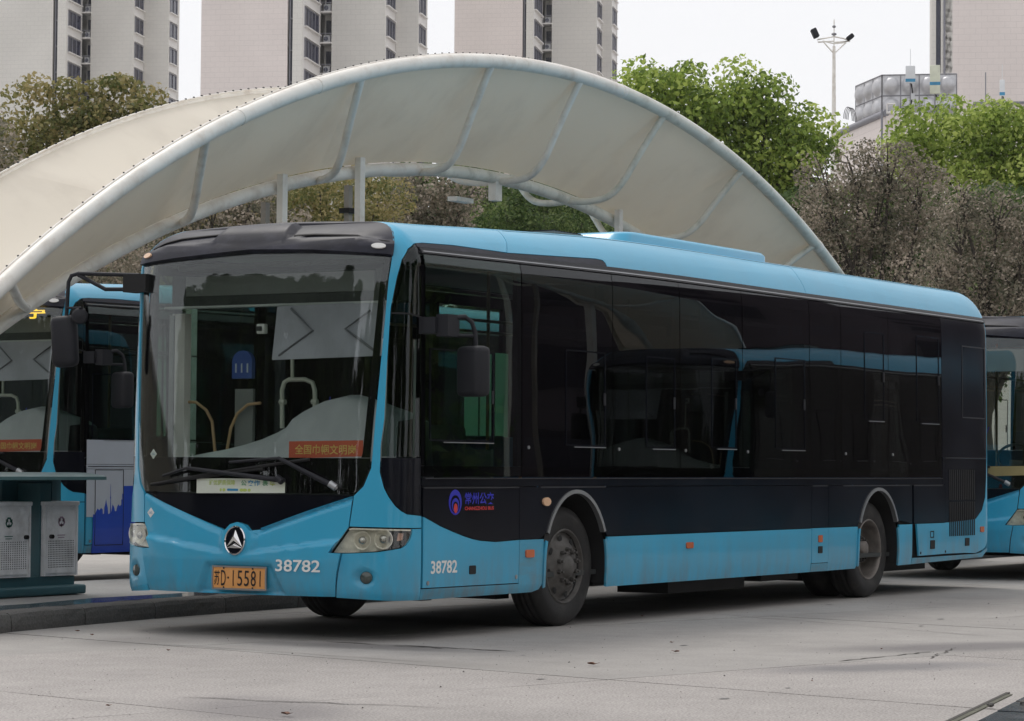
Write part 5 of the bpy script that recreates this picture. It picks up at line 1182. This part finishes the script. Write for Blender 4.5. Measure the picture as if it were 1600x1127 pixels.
# trees out of view
M['leaf_deep'] = leaf_mat('deep_green_leaf', (.02, .04, .012), (.045, .08, .025), (.08, .12, .04), .2)
def offscreen_tree(x, y, h, m, lb, seed):
    rn = random.Random(seed)
    bl = [((x+rn.uniform(-.22, .22)*h, y+rn.uniform(-.22, .22)*h, h*f), h*rn.uniform(.13, .19)) for f in (.25, .35, .42, .5, .55, .62, .66, .72, .76, .82)]
    tree(lb, bl, M[m], 'trees ahead of and beside the buses', size=.55, lump=1.0, density=22)
for k, (az_, h) in enumerate(((162, 16), (154, 17), (146, 16.5), (139, 17), (131, 12.5), (170, 17), (178, 14), (187, 9))):
    x, y = -2.5+44*math.cos(R_(az_)), 1.3+44*math.sin(R_(az_))
    offscreen_tree(x, y, h, 'leaf_deep', 'dark evergreen ahead of the buses, number %s from the lane, mirrored in the windshield' % ('five', 'four', 'three', 'two', 'one', 'six', 'seven', 'eight')[k], k)
for k, (x, y, h) in enumerate(((38, -30, 7), (44, -33, 8), (33, -27, 6), (51, -35, 8), (58, -38, 8))):
    offscreen_tree(x, y, h, 'leaf_dark', 'dark tree across the lane, mirrored in the side windows, %s' % ('second nearest', 'middle one', 'nearest', 'second farthest', 'farthest')[k], 20+k)
for k, (x, y, h) in enumerate([(-46+8.5*k, -21-1.5*(k % 3), 9+1.5*((k*5) % 3)) for k in range(8)]):  # row added out of view to deepen the shade under the bus
    offscreen_tree(x, y, h, 'leaf_dark', 'unseen dark evergreen added behind the camera to block low sky light, %s from the far end' % ('first', 'second', 'third', 'fourth', 'fifth', 'sixth', 'seventh', 'eighth')[k], 60+k)
for k, az_ in enumerate((196, 205, 214, 223)):  # more unseen trees added to cut the low sky light
    offscreen_tree(-2.5+44*math.cos(R_(az_)), 1.3+44*math.sin(R_(az_)), 12, 'leaf_dark', 'evergreen added out of view behind the camera to block sky light, %s of four' % ('first', 'second', 'third', 'last')[k], 80+k)
# low wall of shrubs far behind at the gaps between bus and canopy
print('LEAVES', TOT)

# ------------------------------------------------------------------ apartment towers
def tile_mat(name, c):
    m, t, b = new_mat(name); N = t.nodes.new; L = t.links.new; tc = N('ShaderNodeTexCoord')
    sep = N('ShaderNodeSeparateXYZ'); L(tc.outputs['Object'], sep.inputs[0]); ad = N('ShaderNodeMath'); L(sep.outputs[0], ad.inputs[0]); L(sep.outputs[1], ad.inputs[1])
    cb = N('ShaderNodeCombineXYZ'); L(ad.outputs[0], cb.inputs[0]); L(sep.outputs[2], cb.inputs[1])
    br = N('ShaderNodeTexBrick'); br.inputs['Scale'].default_value = 1; br.inputs['Brick Width'].default_value = .9; br.inputs['Row Height'].default_value = .48; br.inputs['Mortar Size'].default_value = .02
    br.inputs['Color1'].default_value = (*c, 1); br.inputs['Color2'].default_value = (*[x*.985 for x in c], 1); br.inputs['Mortar'].default_value = (*[x*.88 for x in c], 1); L(cb.outputs[0], br.inputs[0])
    n = N('ShaderNodeTexNoise'); n.inputs['Scale'].default_value = .15; n.inputs['Detail'].default_value = 8; L(tc.outputs['Object'], n.inputs[0])
    r = N('ShaderNodeMapRange'); r.inputs[1].default_value = .3; r.inputs[2].default_value = .7; r.inputs[3].default_value = .93; r.inputs[4].default_value = 1.05; L(n.outputs[0], r.inputs[0])
    mul = N('ShaderNodeMix'); mul.data_type = 'RGBA'; mul.blend_type = 'MULTIPLY'; mul.inputs[0].default_value = 1; L(br.outputs[0], mul.inputs[6]); L(r.outputs[0], mul.inputs[7]); L(mul.outputs[2], b.inputs['Base Color']); b.inputs['Roughness'].default_value = .7
    return m
M['tile_grey'] = tile_mat('pale_grey_tile', (.70, .68, .64)); M['tile_pink'] = tile_mat('pale_pink_tile', (.78, .71, .68))
M['render_white'] = mat('white_render', (.74, .72, .70), .7, var=.04, vscale=.5); M['slot'] = mat('service_slot', (.10, .11, .15), .7)
M['winframe'] = mat('window_frame_grey', (.22, .22, .25), .5); M['winglass'] = mat('tower_window_glass', (.02, .022, .05), .25, var=.3, vscale=.4, spec=.6)
M['ac'] = mat('ac_casing', (.55, .56, .58), .6); M['curtain'] = mat('curtain_white', (.5, .5, .55), .8)
FH = 2.9
WMESH = {}
def window_mesh(L):
    k = round(L, 1)
    if k in WMESH: return WMESH[k]
    fr = MB(); h = 1.65
    for z in (0, h): fr.box((L/2, 0, z), (L, .09, .09))
    nb = max(2, int(round(L/1.25)))
    for i in range(nb+1): fr.box((L*i/nb, 0, h/2), (.09, .09, h+.09))
    gl = MB().box((L/2, .05, h/2), (L, .02, h)); si = MB().box((L/2, -.09, -.13), (L+.3, .30, .10)); hd = MB().box((L/2, -.06, h+.16), (L+.3, .22, .12))
    WMESH[k] = (fr.mesh('window'), gl.mesh('pane'), si.mesh('sill'), hd.mesh('lintel')); fr_ = WMESH[k]
    fr_[0].materials.append(M['winframe']); fr_[1].materials.append(M['winglass']); fr_[2].materials.append(M['render_white']); fr_[3].materials.append(M['render_white']); return fr_
ACM = None
def tower(label, px0, D, plan, zlo, zhi, wall='tile_grey', first='tile_pink', top=78):
    """plan: list of (kind, length); plain walls face the camera side, window walls recede"""
    global ACM
    U = Vector((math.cos(R_(21.5)), math.sin(R_(21.5)), 0)); Vv = Vector((math.sin(R_(21.5)), -math.cos(R_(21.5)), 0))
    o0 = at(px0, 400, D); base = Vector((o0.x, o0.y, 0))
    root = tag(empty('apartment_tower', base), label, 'building', 'apartment towers')
    root.rotation_euler = (0, 0, math.atan2(Vv.y, Vv.x))   # local x = along the front to the right, local y = away
    x = y = 0.0; pts = [(0.0, 0.0)]
    for kind, L in plan:
        x0, y0 = x, y
        if kind in ('plain', 'grey', 'sliver'):
            x += L; m = M[first] if kind == 'plain' and x0 == 0 else M[wall]
            MB().add([(x0, y0, 0), (x, y0, 0), (x, y0, top), (x0, y0, top), (x0, y0+.3, 0), (x, y0+.3, 0), (x, y0+.3, top), (x0, y0+.3, top)], [(0, 1, 2, 3), (1, 5, 6, 2), (4, 0, 3, 7), (3, 2, 6, 7)]).build('wall', m, root)
        elif kind == 'slot':
            x += L; MB().add([(x0, y0+.6, 0), (x, y0+.6, 0), (x, y0+.6, top), (x0, y0+.6, top)], [(0, 1, 2, 3)]).build('service_slot', M['slot'], root)
            MB().box((x0+L*.35, y0+.35, top/2), (.12, .12, top)).build('drain_pipe', M['winframe'], root)
            for f in range(int(zlo/FH), int(zhi/FH)+1): MB().box((x0+L*.6, y0+.4, f*FH+1.2), (L*.5, .3, .12)).build('slot_ledge', M['winframe'], root)
        elif kind == 'win':
            y += L
            MB().add([(x0-.02, y0, 0), (x0-.02, y, 0), (x0-.02, y, top), (x0-.02, y0, top)], [(0, 1, 2, 3)]).build('wall', M['render_white'], root)
            wm = window_mesh(L*.74)
            for f in range(int(zlo/FH), int(zhi/FH)+1):
                w_ = link('window', wm[0], root); w_.location = (x0+.03, y0+L*.13, f*FH+.7); w_.rotation_euler = (0, 0, R_(90))
                for me_, nm in ((wm[1], 'pane'), (wm[2], 'sill'), (wm[3], 'lintel')): link(nm, me_, w_)
        elif kind == 'balcony':
            x += L; dpt = 1.6
            MB().add([(x0, y0+dpt, 0), (x, y0+dpt, 0), (x, y0+dpt, top), (x0, y0+dpt, top)], [(0, 1, 2, 3)]).build('wall', M[wall], root)
            for f in range(int(zlo/FH), int(zhi/FH)+1):
                bl_ = MB().box((x0+L/2, y0+dpt/2-.1, f*FH), (L, dpt+.2, .14)).build('balcony_slab', M['render_white'], root)
                for q in range(5): MB().box((x0+L*(q+.5)/5, y0-.1, f*FH+.45), (.04, .04, .8)).build('baluster', M['winframe'], bl_) if q % 2 == 0 else None
                MB().box((x0+L/2, y0-.1, f*FH+.88), (L, .06, .06)).build('handrail', M['winframe'], bl_)
                a_ = MB().box((x0+L*.5, y0+.5, f*FH+.45), (L*.62, .35, .62)).build('air_conditioner', M['ac'], root)
                MB().lathe([(.22, -.01), (.19, -.02), (.001, -.02)], (x0+L*.42, y0+.32, f*FH+.45), 'Y', 12).build('fan_grille', M['slot'], a_)
                MB().box((x0+L*.5, y0+dpt-.03, f*FH+1.7), (L*.7, .04, 1.3)).build('pane', M['winglass'], root)
    # closing walls at the back and the left
    MB().add([(0, 0, 0), (0, y+.6, 0), (0, y+.6, top), (0, 0, top)], [(0, 1, 2, 3)]).build('wall', M[wall], root)
    MB().add([(x, y, 0), (x, y+.6, 0), (x, y+.6, top), (x, y, top)], [(0, 1, 2, 3)]).build('wall', M[wall], root)
    MB().add([(0, y+.6, 0), (x, y+.6, 0), (x, y+.6, top), (0, y+.6, top)], [(0, 1, 2, 3)]).build('wall', M[wall], root)
    rf = MB().box((x/2, (y+.6)/2+1, top), (x+.6, y+.6, .5)).build('roof', M['render_white'], root)
    return root
PL = lambda a: [('plain', a), ('slot', .48), ('sliver', .9), ('win', 7.0), ('balcony', 1.05), ('grey', 5.1), ('win', 4.7), ('grey', 2.15), ('win', 3.8)]
tower('pale tiled apartment tower at far left, its windows above the olive tree', -150, 300, [('plain', 17.0), ('slot', .55), ('sliver', 1.0), ('win', 5.5), ('balcony', 1.0), ('grey', 5.0), ('win', 4.0), ('grey', 2.9), ('win', 3.6)], 30, 60, first='tile_grey')
tower('middle apartment tower with a pink gable wall, second from the left', 310, 244, PL(8.1), 24, 50)
tower('narrow apartment tower standing right of the sky gap, third from the left', 707, 285, [('plain', 7.35), ('slot', .4), ('sliver', .75), ('win', 6.5), ('balcony', 1.0), ('grey', 4.9), ('win', 4.2), ('grey', 1.1), ('win', 4.2)], 28, 58)
# right tower
tr = tag(empty('apartment_tower', at(1455, 400, 210).xy.to_3d()), 'plain pink tiled apartment tower behind the water tank at the right edge', 'building', 'apartment towers')
tr.rotation_euler = (0, 0, math.atan2(-math.cos(R_(24)), math.sin(R_(24))))
MB().box((1.2, 3.6, 40), (.9, 6, 80)).build('wall', M['tile_grey'], tr); MB().box((8.9, 7.6, 40), (15.6, 14, 80)).build('wall', M['tile_pink'], tr)
MB().box((.55, 3.2, 40), (.34, 4, 80)).build('service_slot', M['slot'], tr); MB().box((1.02, .75, 40), (.16, .5, 80)).build('drain_pipe', M['winframe'], tr)
MB().box((.2, 3.2, 40), (.35, 4.6, 80)).build('wall', M['tile_grey'], tr)
# long block across the lane mirrored in the glass
M['plumwin'] = mat('plum_window', (.04, .035, .05), .5, spec=.1)
M['plum'] = mat('plum_render', (.11, .09, .11), .8, var=.25, vscale=.3)
for k, (x, y, rz, L_, h_) in enumerate(((58, -34, 60, 22, 15), (98, -45, 66, 44, 19), (150, -66, 66, 70, 32))):
    o = tag(empty('apartment_block', (x, y, 0)), 'long plum coloured block across the lane, '+('nearest', 'middle', 'farthest')[k]+' of three mirrored in the side windows', 'building', 'blocks across the lane')
    o.rotation_euler = (0, 0, R_(rz)); MB().box((0, 0, h_/2), (L_, 12, h_)).build('wall', M['plum'], o)
    for f in range(int(h_/3)):
        for c_ in range(int(L_/4.5)): MB().box((-L_/2+3+c_*4.5, 6.05, 2+f*2.9), (2.4, .15, 1.5)).build('window', M['plumwin'], o)

# ------------------------------------------------------------------ pink building with water tank
def pw(px_, py_, D): return at(px_, py_, D)
DB = 132
bA = pw(1385, 178, DB); zr = bA.z
bd = tag(empty('plant_building', (bA.x, bA.y, 0)), 'low pale pink building with a flat roof behind the green trees at right', 'building')
U2 = Vector((math.cos(R_(60)), math.sin(R_(60)), 0)); 
leftp = pw(1303, 196, DB+9); rightp = pw(1660, 178, DB+3)
def lb_(p, z=None): return (p.x-bA.x, p.y-bA.y, p.z if z is None else z)
mb = MB(); mb.add([lb_(bA, 0), lb_(leftp, 0), lb_(leftp, zr), lb_(bA, zr)], [(0, 1, 2, 3)]); mb.build('wall', M['tile_pink'], bd)
mb = MB(); mb.add([lb_(bA, 0), lb_(rightp, 0), lb_(rightp, zr), lb_(bA, zr)], [(0, 1, 2, 3)]); mb.build('wall', M['tile_pink'], bd)
bk = Vector((leftp.x+(rightp.x-bA.x), leftp.y+(rightp.y-bA.y), 0))
mb = MB(); mb.add([lb_(bA, zr), lb_(rightp, zr), lb_(bk, zr), lb_(leftp, zr)], [(0, 1, 2, 3)]); mb.build('roof', M['render_white'], bd)
def rail(a, c, r, m, nm, par): MB().tube([a, c], r, 6).build(nm, M[m], par)
rail(lb_(bA, zr+.05), lb_(leftp, zr+.02), .18, 'winframe', 'roof_edge', bd); rail(lb_(bA, zr+.05), lb_(rightp, zr+.05), .08, 'render_white', 'roof_edge', bd)
pp = pw(1378, 200, DB); rail(lb_(pp, zr-7), lb_(pp, zr+.2), .06, 'winframe', 'drain_pipe', bd)
for xx in (1386, 1398): 
    a = pw(xx, 172, DB-1); rail(lb_(a, zr-.1 if xx == 1386 else zr-5), lb_(a, zr+.35), .04, 'render_white', 'vent_pipe', bd)
a, c = pw(1386, 172, DB-1), pw(1398, 173, DB-1); rail(lb_(a, zr+.35), lb_(c, zr+.35), .04, 'render_white', 'vent_pipe', bd)
# small block at the far right
b2 = pw(1525, 163, 150); MB().box(lb_(b2, 9.3), (.2, .2, .2)).build('roof_vent', M['ac'], bd)
e2 = tag(empty('plant_building', (b2.x, b2.y, 0)), 'second pale pink flat roofed block at the right edge below the tower', 'building'); e2.rotation_euler = tr.rotation_euler
MB().box((9, 6, b2.z/2), (18, 12, b2.z)).build('wall', M['tile_pink'], e2); MB().box((9, 6, b2.z+.06), (18.3, 12.3, .12)).build('roof', M['winframe'], e2)
# sectional water tank
tk0 = pw(1378, 178, DB+1.5)
tank = tag(empty('water_tank', (tk0.x, tk0.y, zr+.05)), 'grey steel sectional water tank with round bulged panels on the pink building roof', 'water tank')
M['tank'] = mat('tank_steel', (.55, .55, .57), .42, metal=.45, var=.12, vscale=1.2, dirt=(.25, .25, .26), dscale=1, damt=.4)
M['tankdark'] = mat('tank_frame', (.25, .25, .27), .5, metal=.3)
def bulged(org, du, nu_, nz, psz, hz, bulge=.34):
    n_ = Vector((du.y, -du.x, 0))
    for i in range(nu_):
        for j in range(nz):
            c0 = org+du*(psz*(i+.5))+Vector((0, 0, hz*(j+.5))); V = []; F = []
            K = 12
            for a in range(K+1):
                for b_ in range(K+1):
                    u, v = (a/K*2-1), (b_/K*2-1); r = math.hypot(u, v); h = math.sqrt(max(0, 1-(r/.84)**2))*bulge if r < .84 else 0
                    V.append(c0+du*(u*psz/2*.97)+Vector((0, 0, v*hz/2*.97))+n_*h*psz)
            F = [(a*(K+1)+b_, (a+1)*(K+1)+b_, (a+1)*(K+1)+b_+1, a*(K+1)+b_+1) for a in range(K) for b_ in range(K)]
            MB().add(V, F, True).build('tank_panel', M['tank'], tank)
wpx = CF/(DB+1.5); ang = R_(31-8)
du1 = Vector((math.sin(R_(21)), -math.cos(R_(21)), 0)); du2 = Vector((math.cos(R_(38)), math.sin(R_(38)), 0))
ps1 = 114/wpx/4/.99; hz1 = 1.04
bulged(Vector((0, 0, 0)), du1, 4, 2, ps1, hz1)
bulged(du2*4.2*0+Vector((0, 0, 0))+du2*0, du2*-1 if False else du2, 0, 2, 1, hz1)
lw = Vector((pw(1337, 178, DB+5.5)-tk0)); lw.z = 0; du3 = -lw.normalized(); L3 = lw.length/3
bulged(lw, du3, 3, 2, L3, hz1, .17)
for (o_, d_, L_) in ((Vector((0, 0, 0)), du1, ps1*4), (lw, du3, L3*3)):
    for z in (0, hz1, 2*hz1): MB().tube([o_+Vector((0, 0, z)), o_+d_*L_+Vector((0, 0, z))], .035, 6).build('tank_rail', M['tankdark'], tank)
    for q in range(5 if L_ == ps1*4 else 4): 
        p = o_+d_*(L_*q/(4 if L_ == ps1*4 else 3)); MB().tube([p, p+Vector((0, 0, 2*hz1))], .03, 6).build('tank_rail', M['tankdark'], tank)
e_ = du1*ps1*4; bk_ = lw+e_
MB().add([Vector((0, 0, 2*hz1)), e_+Vector((0, 0, 2*hz1)), bk_+Vector((0, 0, 2*hz1)), lw+Vector((0, 0, 2*hz1))], [(0, 1, 2, 3)]).build('tank_lid', M['tankdark'], tank)
MB().add([e_, bk_, bk_+Vector((0, 0, 2*hz1)), e_+Vector((0, 0, 2*hz1))], [(0, 1, 2, 3)]).build('tank_panel', M['tankdark'], tank)
# antennas
M['antwhite'] = mat('antenna_white', (.66, .68, .70), .5, var=.05); M['antcream'] = mat('antenna_cream', (.62, .64, .52), .5); M['antblue'] = mat('antenna_band', (.04, .24, .42), .5)
def antenna(x0, x1, y0, y1, band, D, lb, m, whip=None, low=None):
    c = pw((x0+x1)/2, (y0+y1)/2, D); h = (y1-y0)*D/CF; w_ = (x1-x0)*D/CF
    r = tag(empty('panel_antenna', (c.x, c.y, c.z-h/2)), lb, 'antenna', 'antennas on the roof'); rz = math.atan2(-math.cos(R_(22)), math.sin(R_(22)))
    r.rotation_euler = (0, 0, rz)
    MB().bevbox((0, 0, h/2), (w_, .16, h), .03).build('antenna_panel', m, r)
    MB().box((0, -.003, (y1-band)*D/CF), (w_+.01, .165, 5*D/CF)).build('blue_band', M['antblue'], r)
    L_ = ((low or 176)-y1)*D/CF; MB().tube([(0, .15, h*.8), (0, .15, -L_)], .045, 6).build('mast', M['tankdark'], r)
    MB().box((.12, .15, -L_*.45), (.18, .14, .3)).build('junction_box', M['ac'], r)
    MB().tube([(0.05, .1, -.02), (.12, .12, -L_*.4), (-.02, .1, -L_*.9)], .03, 5).build('cable', M['dark'], r)
    if whip: MB().tube([(0, .15, h), (0, .15, h+(y0-whip)*D/CF)], .014, 5).build('whip', M['antwhite'], r)
antenna(1415, 1430, 103, 130, 126, 128, 'white panel antenna with blue band and whip, left of the cream one', M['antwhite'], 76)
antenna(1453, 1469, 102, 147, 131, 128, 'tall cream panel antenna with a blue band in front of the water tank', M['antcream'], None)
antenna(1562, 1570, 125, 150, 147, 140, 'small white antenna with blue foot at the right before the tower wall', M['antwhite'], 100)
for xx, lb in ((1540, 'thin grey whip antenna mast right of the tank'),):
    c = pw(xx, 163, 140); o = MB().tube([(0, 0, 0), (0, 0, 50*140/CF)], .035, 5).build('whip_antenna', M['tankdark']); o.location = c; tag(o, lb, 'antenna', 'antennas on the roof')
# floodlight mast
DL = 105; pb_ = pw(1303, 120, DL); ml = tag(empty('floodlight_mast', (pb_.x, pb_.y, 0)), 'tall white floodlight mast with two lamp heads against the sky', 'floodlight mast')
Z = lambda y: (at(1303, y, DL)).z
kx = DL/CF
hor = Vector((math.sin(CYAW), -math.cos(CYAW), 0))
MB().tube([(0, 0, 0), (0, 0, Z(200)), (0, 0, Z(72))], 1, 10, radii=[.16, .09, .06]).build('pole', M['tube'], ml)
MB().tube([(0, 0, Z(72)), (0, 0, Z(30))], .022, 6).build('lightning_rod', M['tube'], ml)
for y, r in ((53, .10), (41, .07)): MB().lathe([(.001, -.08), (r, -.03), (r, .02), (.001, .06)], (0, 0, Z(y)), 'Z', 12).build('finial', M['tankdark'], ml)
def hp(x, y): return hor*((x-1303)*kx)+Vector((0, 0, Z(y)))
for pts in ([(1303, 84), (1285, 64)], [(1303, 84), (1322, 66)], [(1303, 57), (1277, 62), (1278, 66), (1303, 64)], [(1303, 57), (1318, 60), (1328, 64), (1303, 66)], [(1285, 64), (1303, 68), (1322, 66)]):
    MB().tube([hp(*p) for p in pts], .028, 6).build('bracket', M['tube'], ml)
for (x, y, rot, sx, sz) in ((1273, 52, -25, 9, 15), (1328, 58, 38, 12, 7)):
    Rm = Matrix.Rotation(math.atan2(hor.y, hor.x), 3, 'Z') @ Matrix.Rotation(R_(rot if rot < 0 else -rot), 3, 'Y')
    MB().bevbox(hp(x, y), (sx*kx, .35, sz*kx), .04, Rm).build('floodlight', M['plastic'], ml)
for k in range(2):
    MB().tube([(.25*(k*2-1), 0, 0), (.25*(k*2-1), 0, Z(210))], .03, 5).build('ladder_rail', M['tube'], ml)
for k in range(30): MB().tube([(-.25, 0, Z(210)-.4*k), (.25, 0, Z(210)-.4*k)], .02, 5).build('ladder_rung', M['tube'], ml)
cg = pw(1325, 180, DL+10); o = tag(empty('ladder_cage', tuple(cg)), 'round ladder cage hoops at the corner of the pink building roof', 'ladder')
for k in range(4):
    MB().tube([(.45*math.cos(a*math.pi/8)+.15*k, 0, .55*math.sin(a*math.pi/8)-.2) for a in range(9)], .02, 5).build('hoop', M['tankdark'], o)

# ------------------------------------------------------------------ thin haze
hz = bpy.data.materials.new('haze_air'); hz.use_nodes = True; t_ = hz.node_tree; t_.nodes.remove(t_.nodes['Principled BSDF'])
pv = t_.nodes.new('ShaderNodeVolumePrincipled'); pv.inputs['Color'].default_value = (.93, .93, .95, 1); pv.inputs['Density'].default_value = HAZE; pv.inputs['Anisotropy'].default_value = .2
t_.links.new(pv.outputs[0], t_.nodes['Material Output'].inputs['Volume'])
MB().box((150, 60, 44), (620, 560, 91)).build('haze', hz)['kind'] = 'stuff'
